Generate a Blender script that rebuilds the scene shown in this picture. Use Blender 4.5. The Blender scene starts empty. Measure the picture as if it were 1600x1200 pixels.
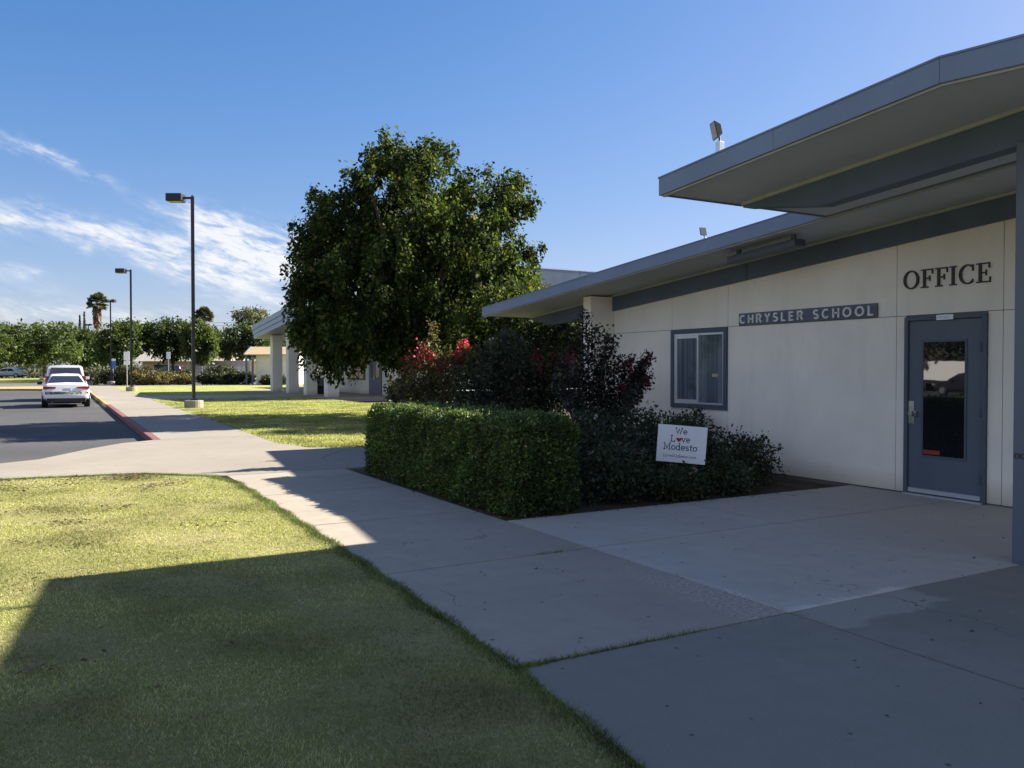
import bpy, math, random
import numpy as np
from mathutils import Vector, Matrix
random.seed(7); rng = np.random.default_rng(11)
S = bpy.context.scene
COL = S.collection
R = math.radians
F = 1300.0; HOR = 576.0; CH = 1.55
YAW = math.atan2(740, F)            # camera heading, clockwise from +Y
CS, SN = math.cos(YAW), math.sin(YAW)
def at(px, Z):                      # ground position seen in column px at depth Z
    lat = (px-800)/F*Z
    return (Z*SN+lat*CS, Z*CS-lat*SN)
def gp(px, py):                     # ground point under a pixel
    return at(px, F*CH/(py-HOR))
def htop(py, Z): return CH+(HOR-py)*Z/F

# ------------------------------------------------------------ materials
def nt(name):
    m = bpy.data.materials.new(name); m.use_nodes = True
    t = m.node_tree; t.nodes.clear()
    return m, t
def N(t, typ, **kw):
    n = t.nodes.new(typ)
    for k, v in kw.items():
        if k.startswith('i_'):
            key = k[2:]
            key = int(key) if key.isdigit() else key
            n.inputs[key].default_value = v
        else: setattr(n, k, v)
    return n
def ramp(t, stops, interp='LINEAR'):
    n = t.nodes.new('ShaderNodeValToRGB'); cr = n.color_ramp; cr.interpolation = interp
    while len(cr.elements) < len(stops): cr.elements.new(0.5)
    for e, (p, c) in zip(cr.elements, stops):
        e.position = p; e.color = (c[0], c[1], c[2], 1) if len(c) == 3 else c
    return n
def mix(t, a, b, f, mode='MIX'):
    n = t.nodes.new('ShaderNodeMix'); n.data_type = 'RGBA'; n.blend_type = mode
    for sock, v in ((n.inputs[0], f), (n.inputs[6], a), (n.inputs[7], b)):
        if isinstance(v, bpy.types.NodeSocket): t.links.new(v, sock)
        elif isinstance(v, (int, float)): sock.default_value = v
        else: sock.default_value = (v[0], v[1], v[2], 1)
    return n.outputs[2]
def noise(t, scale, detail=4, rough=.55, vec=None, dim='3D'):
    n = N(t, 'ShaderNodeTexNoise'); n.inputs['Scale'].default_value = scale
    n.inputs['Detail'].default_value = detail; n.inputs['Roughness'].default_value = rough
    if vec is not None: t.links.new(vec, n.inputs['Vector'])
    return n.outputs['Fac']
def wpos(t, sc=(1,1,1), rot=(0,0,0)):
    g = N(t, 'ShaderNodeNewGeometry'); m = N(t, 'ShaderNodeMapping')
    m.inputs['Scale'].default_value = sc; m.inputs['Rotation'].default_value = rot
    t.links.new(g.outputs['Position'], m.inputs['Vector'])
    return m.outputs[0]
def stepf(t, v, a, b, lo=0., hi=1.):
    n = N(t, 'ShaderNodeMapRange'); n.inputs[1].default_value = a; n.inputs[2].default_value = b
    n.inputs[3].default_value = lo; n.inputs[4].default_value = hi
    t.links.new(v, n.inputs[0]); return n.outputs[0]
def out(t, sh):
    o = N(t, 'ShaderNodeOutputMaterial'); t.links.new(sh, o.inputs[0])
def bsdf(t, col, rough=.8, bump=None, bstr=.3, bdist=.01, spec=.3, metal=0):
    b = N(t, 'ShaderNodeBsdfPrincipled')
    if isinstance(col, bpy.types.NodeSocket): t.links.new(col, b.inputs['Base Color'])
    else: b.inputs['Base Color'].default_value = (*col, 1)
    if isinstance(rough, bpy.types.NodeSocket): t.links.new(rough, b.inputs['Roughness'])
    else: b.inputs['Roughness'].default_value = rough
    b.inputs['Specular IOR Level'].default_value = spec; b.inputs['Metallic'].default_value = metal
    if bump is not None:
        bn = N(t, 'ShaderNodeBump'); bn.inputs['Strength'].default_value = bstr; bn.inputs['Distance'].default_value = bdist
        t.links.new(bump, bn.inputs['Height']); t.links.new(bn.outputs[0], b.inputs['Normal'])
    return b.outputs[0]
def paint(name, col, rough=.6, var=.12, scale=3., spec=.3, bump=.15, metal=0, streak=False):
    m, t = nt(name)
    v = wpos(t, (1,1,.18) if streak else (1,1,1))
    n1 = noise(t, scale, 6, .6, v); n2 = noise(t, scale*14, 4, .6, wpos(t))
    f = stepf(t, n1, .3, .7)
    c = mix(t, [x*(1-var) for x in col], [min(1, x*(1+var)) for x in col], f)
    c = mix(t, c, [x*.8 for x in col], stepf(t, n2, .55, .75, 0, .35))
    out(t, bsdf(t, c, rough, n2, bump, .004, spec, metal)); return m
def concrete(name, col, dark=.6, stain=.5):
    m, t = nt(name); v = wpos(t)
    n1 = noise(t, .55, 6, .6, v); n2 = noise(t, 4.5, 8, .68, v); n3 = noise(t, 60, 4, .6, v); n4 = noise(t, 1.6, 5, .7, v)
    g = N(t, 'ShaderNodeNewGeometry')
    c = mix(t, [x*.84 for x in col], [x*1.14 for x in col], stepf(t, n1, .3, .7))
    c = mix(t, c, [col[0]*.80, col[1]*.79, col[2]*.78], stepf(t, n2, .45, .72, 0, .8))
    c = mix(t, c, [x*dark*.8 for x in col], stepf(t, n4, .58, .76, 0, stain))
    c = mix(t, c, [x*.93 for x in col], stepf(t, g.outputs['Random Per Island'], 0, 1, 0, .6))
    c = mix(t, c, [x*1.35 for x in col], stepf(t, n3, .6, .8, 0, .5))
    c = mix(t, c, [x*.5 for x in col], stepf(t, n3, .40, .28, 0, .5))
    vo = N(t, 'ShaderNodeTexVoronoi', voronoi_dimensions='2D'); vo.inputs['Scale'].default_value = 1.9; t.links.new(v, vo.inputs['Vector'])
    sp = N(t, 'ShaderNodeMath', operation='ADD'); t.links.new(vo.outputs['Distance'], sp.inputs[0])
    nz = noise(t, 18, 3, .5, v); sp2 = N(t, 'ShaderNodeMath', operation='MULTIPLY'); t.links.new(nz, sp2.inputs[0]); sp2.inputs[1].default_value = .05
    t.links.new(sp2.outputs[0], sp.inputs[1])
    c = mix(t, c, [.05,.05,.05], stepf(t, sp.outputs[0], .052, .040, 0, .8))
    sx_ = N(t, 'ShaderNodeSeparateXYZ'); t.links.new(v, sx_.inputs[0])
    def mm(op, a, b):
        n = N(t, 'ShaderNodeMath', operation=op)
        for i, q in enumerate((a, b)):
            if isinstance(q, bpy.types.NodeSocket): t.links.new(q, n.inputs[i])
            else: n.inputs[i].default_value = q
        return n.outputs[0]
    wob = mm('MULTIPLY', mm('SUBTRACT', noise(t, 3.2, 5, .7, v), .5), .5)
    X_ = mm('ADD', sx_.outputs[0], wob); Y_ = mm('ADD', sx_.outputs[1], wob)
    p1 = mm('MULTIPLY', mm('MULTIPLY', stepf(t, X_, 3.70, 3.86), stepf(t, X_, 4.2, 4.12)), mm('MULTIPLY', stepf(t, Y_, 3.6, 3.7), stepf(t, Y_, 5.3, 4.6)))
    p2 = mm('MULTIPLY', mm('MULTIPLY', stepf(t, X_, 4.1, 4.2), stepf(t, X_, 5.35, 5.25)), mm('MULTIPLY', stepf(t, Y_, 3.32, 3.38), stepf(t, Y_, 3.8, 3.72)))
    agg = noise(t, 38, 6, .8, v)
    worn = mix(t, [x*.45 for x in col], [x*1.7 for x in col], stepf(t, agg, .36, .64))
    c = mix(t, c, worn, mm('MULTIPLY', p1, .8)); c = mix(t, c, [x*1.45 for x in col], mm('MULTIPLY', p2, .7))
    cr = N(t, 'ShaderNodeTexVoronoi', voronoi_dimensions='2D', feature='DISTANCE_TO_EDGE'); cr.inputs['Scale'].default_value = .38
    vv = N(t, 'ShaderNodeVectorMath', operation='ADD'); t.links.new(v, vv.inputs[0]); cn = N(t, 'ShaderNodeTexNoise'); cn.inputs['Scale'].default_value = 2.2; cn.inputs['Detail'].default_value = 6; t.links.new(v, cn.inputs['Vector']); t.links.new(cn.outputs['Color'], vv.inputs[1]); t.links.new(vv.outputs[0], cr.inputs['Vector'])
    ck = mm('MULTIPLY', stepf(t, cr.outputs['Distance'], .0035, .0012), stepf(t, noise(t, .45, 2, .5, v), .54, .60))
    c = mix(t, c, [x*.35 for x in col], mm('MULTIPLY', ck, .75))
    ad = N(t, 'ShaderNodeMath', operation='ADD'); t.links.new(n3, ad.inputs[0]); t.links.new(n2, ad.inputs[1])
    out(t, bsdf(t, c, .88, ad.outputs[0], .35, .004, .25)); return m
def stucco(name, col):
    m, t = nt(name); v = wpos(t)
    n1 = noise(t, 1.1, 5, .6, v); n2 = noise(t, 85, 3, .6, v); n3 = noise(t, 1.2, 6, .7, wpos(t, (1,2.6,.5)))
    c = mix(t, [x*.92 for x in col], [min(1,x*1.05) for x in col], stepf(t, n1, .3, .7))
    c = mix(t, c, [x*.78 for x in col], stepf(t, n3, .52, .8, 0, .5))
    z = N(t, 'ShaderNodeSeparateXYZ'); t.links.new(v, z.inputs[0])
    nn = N(t, 'ShaderNodeMath', operation='MULTIPLY_ADD'); t.links.new(n1, nn.inputs[0]); nn.inputs[1].default_value = -.35; t.links.new(z.outputs[2], nn.inputs[2])
    c = mix(t, c, [col[0]*.62, col[1]*.58, col[2]*.52], stepf(t, nn.outputs[0], .12, -.16, 0, .85))
    out(t, bsdf(t, c, .9, n2, .5, .003, .2)); return m
def asphalt(name, col):
    m, t = nt(name); v = wpos(t)
    n1 = noise(t, .22, 6, .6, v); n2 = noise(t, 90, 3, .6, v); n3 = noise(t, 1.4, 7, .7, wpos(t, (1, .22, 1)))
    c = mix(t, [x*.8 for x in col], [x*1.25 for x in col], stepf(t, n1, .3, .7))
    c = mix(t, c, [x*1.5 for x in col], stepf(t, n3, .5, .8, 0, .6))
    c = mix(t, c, [x*2.2 for x in col], stepf(t, n2, .58, .75, 0, .5))
    out(t, bsdf(t, c, .9, n2, .5, .006, .3)); return m
def soil(name, col):
    m, t = nt(name); v = wpos(t)
    n1 = noise(t, 5, 8, .7, v); n2 = noise(t, 40, 5, .7, v)
    c = mix(t, [x*.5 for x in col], [x*1.3 for x in col], stepf(t, n1, .3, .7))
    c = mix(t, c, [x*2 for x in col], stepf(t, n2, .6, .75, 0, .7))
    out(t, bsdf(t, c, .95, n2, .8, .03, .1)); return m
def lawnmat(name, g1, g2, straw):
    m, t = nt(name); v = wpos(t)
    n1 = noise(t, .7, 7, .65, v); n2 = noise(t, 9, 8, .75, v); n3 = noise(t, 55, 5, .7, wpos(t, (1,1,1)))
    c = mix(t, g1, g2, stepf(t, n3, .35, .65))
    c = mix(t, c, straw, stepf(t, n1, .42, .66, 0, .75))
    c = mix(t, c, [x*.45 for x in g1], stepf(t, n2, .55, .75, 0, .8))
    out(t, bsdf(t, c, .95, n3, .9, .03, .1)); return m
def leafmat(name, stops, trans=.35, rough=.55, big=None, spec=.35):
    m, t = nt(name)
    g = N(t, 'ShaderNodeNewGeometry')
    r = ramp(t, stops); t.links.new(g.outputs['Random Per Island'], r.inputs[0])
    c = r.outputs[0]
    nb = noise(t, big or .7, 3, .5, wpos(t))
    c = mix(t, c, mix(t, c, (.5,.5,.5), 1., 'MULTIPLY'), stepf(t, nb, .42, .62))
    b = N(t, 'ShaderNodeBsdfPrincipled'); t.links.new(c, b.inputs['Base Color']); b.inputs['Roughness'].default_value = rough
    b.inputs['Specular IOR Level'].default_value = spec
    tr = N(t, 'ShaderNodeBsdfTranslucent'); c2 = mix(t, c, (1.3,1.35,.55), .8, 'MULTIPLY'); t.links.new(c2, tr.inputs[0])
    mx = N(t, 'ShaderNodeMixShader'); mx.inputs[0].default_value = trans
    t.links.new(b.outputs[0], mx.inputs[1]); t.links.new(tr.outputs[0], mx.inputs[2]); out(t, mx.outputs[0]); return m
def glassmat(name, col, rough=.03, spec=.6, ior=1.5):
    m, t = nt(name)
    b = N(t, 'ShaderNodeBsdfPrincipled'); b.inputs['Base Color'].default_value = (*col, 1)
    b.inputs['Roughness'].default_value = rough; b.inputs['Specular IOR Level'].default_value = spec
    nz = noise(t, 1.6, 2, .5, wpos(t)); bn = N(t, 'ShaderNodeBump'); bn.inputs['Strength'].default_value = .06; bn.inputs['Distance'].default_value = .01
    t.links.new(nz, bn.inputs['Height']); t.links.new(bn.outputs[0], b.inputs['Normal'])
    out(t, b.outputs[0]); return m
def barkmat(name, col):
    m, t = nt(name)
    n1 = noise(t, 6, 6, .7, wpos(t, (3,3,.6)))
    c = mix(t, [x*.5 for x in col], [x*1.4 for x in col], stepf(t, n1, .35, .65))
    out(t, bsdf(t, c, .9, n1, .8, .03, .1)); return m

M = {}
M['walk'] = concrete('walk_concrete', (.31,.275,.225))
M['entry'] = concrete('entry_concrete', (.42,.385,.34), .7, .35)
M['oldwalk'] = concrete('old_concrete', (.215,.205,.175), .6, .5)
M['far_walk'] = concrete('far_concrete', (.25,.225,.19), .7, .4)
M['base'] = concrete('lamp_base_concrete', (.27,.245,.20), .8, .3)
M['asphalt'] = asphalt('asphalt', (.055,.055,.058))
M['asphalt2'] = asphalt('street_asphalt', (.10,.095,.09))
M['jointfill'] = soil('joint_filler', (.010,.010,.010))
M['dryleaf'] = leafmat('dry_leaves', [(0,(.05,.035,.02)),(.6,(.11,.075,.04)),(1,(.25,.19,.10))], .15, .8)
M['soil'] = soil('bed_soil', (.10,.075,.055))
M['earth'] = soil('dry_earth', (.16,.14,.09))
M['lawn'] = lawnmat('lawn_ground', (.17,.18,.06), (.28,.27,.10), (.40,.34,.18))
M['lawn2'] = lawnmat('far_lawn_ground', (.17,.21,.055), (.28,.31,.09), (.42,.38,.17))
M['stucco'] = stucco('cream_stucco', (.84,.785,.68))
M['stucco_w'] = stucco('white_stucco', (.72,.68,.58))
M['groove'] = paint('groove', (.16,.15,.13))
M['blue'] = paint('blue_grey_paint', (.15,.195,.28), .5, .10, 1.2, streak=True)
M['beam'] = paint('dark_beam_paint', (.095,.125,.18), .6, .12, 1.5)
M['soffit'] = paint('soffit_board', (.46,.485,.51), .8, .10, .8)
M['cream'] = paint('cream_trim', (.36,.365,.34), .6, .12, 5)
M['roofing'] = paint('roofing', (.30,.30,.30), .9, .2, 2)
M['door'] = paint('door_paint', (.108,.13,.16), .45, .08, 1.5, streak=True)
M['frame'] = paint('door_frame_paint', (.09,.11,.14), .5, .08, 1.5)
M['winframe'] = paint('window_trim_paint', (.075,.098,.135), .5, .1, 2)
M['alum'] = paint('aluminium', (.62,.64,.66), .35, .06, 8, .5, .05, .6)
M['steel'] = paint('brushed_steel', (.66,.64,.60), .28, .08, 30, .5, .05, 1.)
M['glass_door'] = glassmat('door_glass', (.012,.013,.014), .015, 1.0)
M['glass_win'] = glassmat('window_glass', (.13,.155,.18), .07, .6)
m_, t_ = nt('window_blind_glass'); v_ = wpos(t_, (1,16,.25))
c_ = mix(t_, (.085,.11,.135), (.20,.225,.25), stepf(t_, noise(t_, 1.3, 3, .5, v_), .32, .68)); c_ = mix(t_, c_, (.05,.07,.075), stepf(t_, noise(t_, 2.2, 4, .6, wpos(t_)), .5, .72, 0, .8))
b_ = N(t_, 'ShaderNodeBsdfPrincipled'); t_.links.new(c_, b_.inputs['Base Color']); b_.inputs['Roughness'].default_value = .04; b_.inputs['Specular IOR Level'].default_value = .8; out(t_, b_.outputs[0]); M['glass_win'] = m_
M['glass_far'] = glassmat('far_glass', (.03,.04,.05), .05, .9)
M['curtain'] = paint('curtain', (.16,.19,.22), .9)
M['letter'] = paint('dark_letter', (.055,.045,.05), .6, .2, 20)
M['letter_w'] = paint('pale_letter', (.68,.69,.66), .6, .15, 20)
M['board'] = paint('sign_board', (.11,.135,.175), .6, .15, 6)
M['white'] = paint('white_plastic', (.82,.84,.88), .5, .02, 3)
M['navy'] = paint('navy_ink', (.02,.025,.06), .6, .05)
M['red'] = paint('red_ink', (.45,.02,.03), .6, .05)
M['redsticker'] = paint('red_sticker', (.30,.04,.035), .6, .05)
M['pole'] = paint('dark_bronze', (.018,.017,.018), .45, .15, 4, .4)
M['flood'] = paint('floodlight_housing', (.03,.03,.032), .9, .1, 4, .08)
M['lens'] = paint('lamp_lens', (.30,.29,.26), .3, .05, 9)
M['carwhite'] = paint('white_car_paint', (.80,.80,.82), .22, .02, 2, .6, .0)
M['silver'] = paint('silver_car_paint', (.62,.63,.65), .28, .03, 2, .6, .0, .3)
M['carblack'] = paint('black_car_paint', (.02,.02,.025), .2, .05, 2, .6, 0)
M['carglass'] = glassmat('car_glass', (.02,.022,.028), .03, .9)
M['tyre'] = paint('tyre_rubber', (.02,.02,.02), .85)
M['rim'] = paint('rim_alloy', (.45,.46,.48), .35, .05, 5, .5, 0, .8)
M['plastic'] = paint('black_plastic', (.025,.025,.028), .55)
M['tail'] = paint('tail_light', (.30,.015,.03), .2, .05, 5, .6, 0)
M['plate'] = paint('number_plate', (.55,.60,.70), .4)
M['kerbred'] = paint('red_kerb_paint', (.185,.08,.078), .75, .25, 3)
M['kerbyel'] = paint('yellow_kerb_paint', (.38,.27,.12), .75, .25, 3)
M['kerb'] = paint('kerb_concrete', (.46,.42,.34), .85, .15, 3)
M['roadline'] = paint('road_marking', (.42,.40,.36), .8, .3, 9)
M['bark'] = barkmat('bark', (.11,.085,.065))
M['twig'] = barkmat('twig', (.10,.07,.05))
M['palmbark'] = barkmat('palm_skirt', (.22,.17,.12))
M['tanroof'] = paint('tan_metal_roof', (.50,.40,.25), .6, .1, 3)
M['wood'] = paint('weathered_fence_board', (.34,.31,.27), .9, .2, 2, streak=True)
M['bluesign'] = paint('blue_sign', (.05,.17,.55), .5, .05)
M['greensign'] = paint('green_sign', (.05,.22,.12), .5, .05)
M['galv'] = paint('galvanised', (.42,.43,.43), .5, .1, 8, .4, .1, .6)
M['brownfloor'] = paint('metal_fascia', (.30,.36,.44), .5, .1, 2)
G_ = [(0,(.018,.032,.013)),(.45,(.036,.058,.018)),(.8,(.078,.115,.028)),(.93,(.17,.21,.045)),(1,(.19,.13,.05))]
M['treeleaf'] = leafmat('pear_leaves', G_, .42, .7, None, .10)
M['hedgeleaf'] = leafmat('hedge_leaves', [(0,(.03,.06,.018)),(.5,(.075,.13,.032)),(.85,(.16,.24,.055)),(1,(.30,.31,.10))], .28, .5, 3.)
M['roseleaf'] = leafmat('rose_leaves', [(0,(.022,.04,.018)),(.5,(.045,.068,.028)),(.9,(.075,.09,.04)),(1,(.16,.10,.06))], .2, .55, 2.5)
M['rosebloom'] = leafmat('rose_petals', [(0,(.55,.40,.38)),(.6,(.70,.55,.50)),(1,(.62,.30,.32))], .2, .6, 9)
M['plumleaf'] = leafmat('purple_leaves', [(0,(.018,.018,.020)),(.5,(.034,.030,.032)),(.85,(.05,.05,.032)),(1,(.12,.04,.045))], .25, .5, 2.)
M['myrtleleaf'] = leafmat('myrtle_leaves', [(0,(.035,.05,.02)),(.45,(.075,.09,.03)),(.75,(.14,.12,.045)),(.93,(.22,.12,.05)),(1,(.30,.07,.06))], .4, .5, 3.)
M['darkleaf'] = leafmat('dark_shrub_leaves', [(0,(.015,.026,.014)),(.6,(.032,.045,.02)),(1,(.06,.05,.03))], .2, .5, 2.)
M['bloom'] = leafmat('crimson_blooms', [(0,(.42,.02,.07)),(.6,(.62,.04,.11)),(1,(.55,.09,.12))], .4, .6, 9)
M['bloomdark'] = leafmat('deep_red_blooms', [(0,(.14,.01,.03)),(1,(.24,.02,.05))], .3, .6, 9)
M['bgleaf'] = leafmat('background_leaves', [(0,(.038,.065,.02)),(.5,(.075,.115,.03)),(1,(.15,.19,.05))], .35, .6, .35)
M['bgdark'] = leafmat('dark_background_leaves', [(0,(.03,.055,.02)),(.6,(.055,.085,.028)),(1,(.11,.15,.04))], .3, .6, .35)
M['oliveleaf'] = leafmat('olive_leaves', [(0,(.07,.085,.035)),(.6,(.13,.14,.06)),(1,(.26,.24,.12))], .3, .6, .5)
M['bushleaf'] = leafmat('bush_leaves', [(0,(.022,.034,.014)),(.6,(.045,.058,.022)),(1,(.11,.10,.04))], .2, .6, .5)
M['tanbush'] = leafmat('tan_bush_leaves', [(0,(.10,.10,.03)),(.6,(.20,.18,.06)),(1,(.32,.24,.09))], .2, .6, .9)
M['palmleaf'] = leafmat('palm_leaves', [(0,(.05,.07,.03)),(.6,(.10,.12,.05)),(1,(.22,.18,.08))], .2, .5, .5)
M['blade'] = leafmat('grass_blades', [(0,(.17,.20,.07)),(.35,(.31,.33,.13)),(.66,(.42,.43,.19)),(.88,(.54,.51,.28)),(1,(.68,.62,.40))], .4, .6, .9, .12)
M['edgeblade'] = leafmat('edge_grass_blades', [(0,(.08,.12,.035)),(.6,(.15,.20,.06)),(1,(.34,.35,.16))], .35, .6, 2., .15)

# ------------------------------------------------------------ builders
ORG = {}
def tag(o, label=None, cat=None, group=None, kind=None):
    if label: o['label'] = label
    if cat: o['category'] = cat
    if group: o['group'] = group
    if kind: o['kind'] = kind
    return o
def thing(name, label, cat, loc=(0,0,0), group=None, rz=0):
    o = bpy.data.objects.new(name, None); COL.objects.link(o); o.empty_display_size = .3
    o.location = loc; o.rotation_euler = (0,0,rz); ORG[o.name] = tuple(loc)
    return tag(o, label, cat, group)
class MB:
    def __init__(s): s.v = []; s.f = []
    def add(s, vs, fs):
        n = len(s.v); s.v += [tuple(p) for p in vs]; s.f += [tuple(n+i for i in f) for f in fs]
    def box(s, x0, x1, y0, y1, z0, z1):
        s.add([(x0,y0,z0),(x1,y0,z0),(x1,y1,z0),(x0,y1,z0),(x0,y0,z1),(x1,y0,z1),(x1,y1,z1),(x0,y1,z1)],
              [(0,3,2,1),(4,5,6,7),(0,1,5,4),(1,2,6,5),(2,3,7,6),(3,0,4,7)]); return s
    def obox(s, c, ax, ay, az, hx, hy, hz):
        c, ax, ay, az = Vector(c), Vector(ax), Vector(ay), Vector(az); vs = []
        for k in (-1,1):
            for (i,j) in ((-1,-1),(1,-1),(1,1),(-1,1)): vs.append(c+ax*hx*i+ay*hy*j+az*hz*k)
        s.add(vs, [(0,3,2,1),(4,5,6,7),(0,1,5,4),(1,2,6,5),(2,3,7,6),(3,0,4,7)]); return s
    def prism(s, pts, z0, z1):          # XY polygon, counter-clockwise
        n = len(pts)
        s.add([(x,y,z0) for x,y in pts]+[(x,y,z1) for x,y in pts],
              [tuple(range(n))[::-1], tuple(range(n,2*n))]+[(i,(i+1)%n,n+(i+1)%n,n+i) for i in range(n)]); return s
    def pyz(s, pts, x0, x1):            # YZ polygon extruded along X
        n = len(pts)
        s.add([(x0,y,z) for y,z in pts]+[(x1,y,z) for y,z in pts],
              [tuple(range(n)), tuple(range(n,2*n))[::-1]]+[(i,n+i,n+(i+1)%n,(i+1)%n) for i in range(n)]); return s
    def cyl(s, p0, p1, r0, r1=None, n=12, caps=True):
        r1 = r0 if r1 is None else r1; p0, p1 = Vector(p0), Vector(p1); d = (p1-p0).normalized()
        a = d.orthogonal().normalized(); b = d.cross(a); vs = []
        for p, r in ((p0,r0),(p1,r1)):
            for i in range(n):
                t = 2*math.pi*i/n; vs.append(p+a*r*math.cos(t)+b*r*math.sin(t))
        fs = [(i,(i+1)%n,n+(i+1)%n,n+i) for i in range(n)]
        if caps: fs += [tuple(range(n))[::-1], tuple(range(n,2*n))]
        s.add(vs, fs); return s
    def tube(s, pts, rs, n=8):
        for i in range(len(pts)-1): s.cyl(pts[i], pts[i+1], rs[i], rs[i+1], n)
        return s
    def loft(s, secs, cap=True):
        n = len(secs[0]); b = len(s.v)
        for q in secs: s.v += [tuple(p) for p in q]
        for k in range(len(secs)-1):
            for i in range(n):
                j = (i+1)%n; s.f.append((b+k*n+i, b+k*n+j, b+(k+1)*n+j, b+(k+1)*n+i))
        if cap:
            s.f.append(tuple(b+i for i in range(n))[::-1]); s.f.append(tuple(b+(len(secs)-1)*n+i for i in range(n)))
        return s
    def build(s, name, mat, parent=None, org=None, bevel=0, smooth=False):
        if org is None: org = ORG.get(parent.name, (0,0,0)) if parent else (0,0,0)
        me = bpy.data.meshes.new(name)
        me.from_pydata([(x-org[0], y-org[1], z-org[2]) for x,y,z in s.v], [], s.f)
        me.materials.append(M[mat]); me.update()
        o = bpy.data.objects.new(name, me); COL.objects.link(o)
        if parent: o.parent = parent; ORG[o.name] = org
        else: o.location = org; ORG[o.name] = org
        import bmesh
        bm = bmesh.new(); bm.from_mesh(me); bmesh.ops.recalc_face_normals(bm, faces=bm.faces)
        bm.to_mesh(me); bm.free()
        if bevel:
            b = o.modifiers.new('bevel', 'BEVEL'); b.width = bevel; b.segments = 2; b.limit_method = 'ANGLE'; b.angle_limit = R(40)
        if smooth:
            for p in me.polygons: p.use_smooth = True
        return o
def struct(name, mb, mat, **k):
    return tag(mb.build(name, mat, **k), kind='structure')

def np_mesh(name, V, nper, mat, parent=None, org=None, faces=None):
    """V: (n*nper,3) verts; each consecutive nper verts is one face."""
    if org is None: org = ORG.get(parent.name, (0,0,0)) if parent else (0,0,0)
    V = (V - np.array(org)).astype(np.float32); n = len(V)//nper
    me = bpy.data.meshes.new(name)
    me.vertices.add(len(V)); me.vertices.foreach_set('co', V.ravel())
    me.loops.add(n*nper); me.loops.foreach_set('vertex_index', np.arange(n*nper, dtype=np.int32))
    me.polygons.add(n); me.polygons.foreach_set('loop_start', np.arange(n, dtype=np.int32)*nper)
    me.materials.append(M[mat]); me.update(calc_edges=True)
    o = bpy.data.objects.new(name, me); COL.objects.link(o)
    if parent: o.parent = parent
    else: o.location = org
    ORG[o.name] = org
    return o
def unit(a): return a/np.maximum(np.linalg.norm(a, axis=1, keepdims=True), 1e-9)
def leaves(P, size, outdir=None, droop=.0, asp=.6, jit=.35, up=0.):
    """kite-shaped leaves at points P"""
    n = len(P); d = rng.normal(size=(n,3))
    if outdir is not None: d = d*.75+outdir*1.1
    d[:,2] += -droop+up; d = unit(d)
    s = unit(np.cross(d, rng.normal(size=(n,3))))
    L = size*(1+jit*rng.normal(size=(n,1))).clip(.45,1.7); W = L*asp
    a = P; b = P+d*L*.45+s*W*.5; c = P+d*L; e = P+d*L*.45-s*W*.5
    return np.stack([a,b,c,e], 1).reshape(-1,3)
def ball(n):
    v = unit(rng.normal(size=(n,3))); return v
def crown(lobes, clus, per, spread, shell=.35):
    """cluster centres near the surface of the union of ellipsoids, then leaf points about them"""
    L = np.array(lobes, float); w = (L[:,3]*L[:,4]+L[:,4]*L[:,5]+L[:,3]*L[:,5]); w = w/w.sum()
    idx = rng.choice(len(L), clus, p=w)
    v = ball(clus); r = 1-shell*rng.random((clus,1))**1.6 + .07*rng.normal(size=(clus,1))
    C = L[idx,:3]+v*L[idx,3:6]*r
    # drop most of the centres buried deep in another lobe
    q = np.min(np.linalg.norm((C[:,None,:]-L[None,:,:3])/L[None,:,3:6], axis=2), axis=1)
    keep = (q > .55) | (rng.random(clus) < .35); C = C[keep]; v = v[keep]
    sp = spread*(.6+.8*rng.random((len(C),1,1)))
    P = C[:,None,:]+rng.normal(size=(len(C),per,3))*sp
    D = np.repeat(v[:,None,:], per, 1)
    return P.reshape(-1,3), D.reshape(-1,3), C
def limbs(mb, base, r, tips, n=8, h0=.3):
    b = Vector(base)
    for tp in tips:
        tp = Vector(tp); m1 = b.lerp(tp, .35); m1.z += (tp.z-b.z)*.12; m1 += Vector((random.uniform(-.1,.1), random.uniform(-.1,.1), 0))
        m2 = b.lerp(tp, .7); m2.z += (tp.z-b.z)*.08
        mb.tube([b, m1, m2, tp], [r, r*.7, r*.45, r*.15], n)

# ------------------------------------------------------------ ground
g = MB(); g.add([(-900,-900,-.19),(900,-900,-.19),(900,900,-.19),(-900,900,-.19)], [(0,1,2,3)])
struct('ground', g, 'earth')
# parking lane (asphalt) with its edge along the apron and the kerb
AP = [(-60,15.6),(-3.2,15.6),(-.55,16.0),(0,16.4),(.87,18.1),(1.5,19.1),(2.15,19.6),(2.3,30),(2.9,59.5),(2.6,66),(-1,74),(-60,76)]
g = MB(); g.add([(x,y,-.13) for x,y in AP], [tuple(range(len(AP)))]); struct('asphalt_lane', g, 'asphalt')
g = MB(); g.add([(-160,88,-.13),(60,88,-.13),(60,112,-.13),(-160,112,-.13)], [(0,1,2,3)]); struct('street', g, 'asphalt2')
g = MB(); g.add([(-120,-60,-.12),(-13,-60,-.12),(-13,15.55,-.12),(-120,15.55,-.12)], [(0,1,2,3)]); struct('parking_lot', g, 'asphalt')

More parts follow.
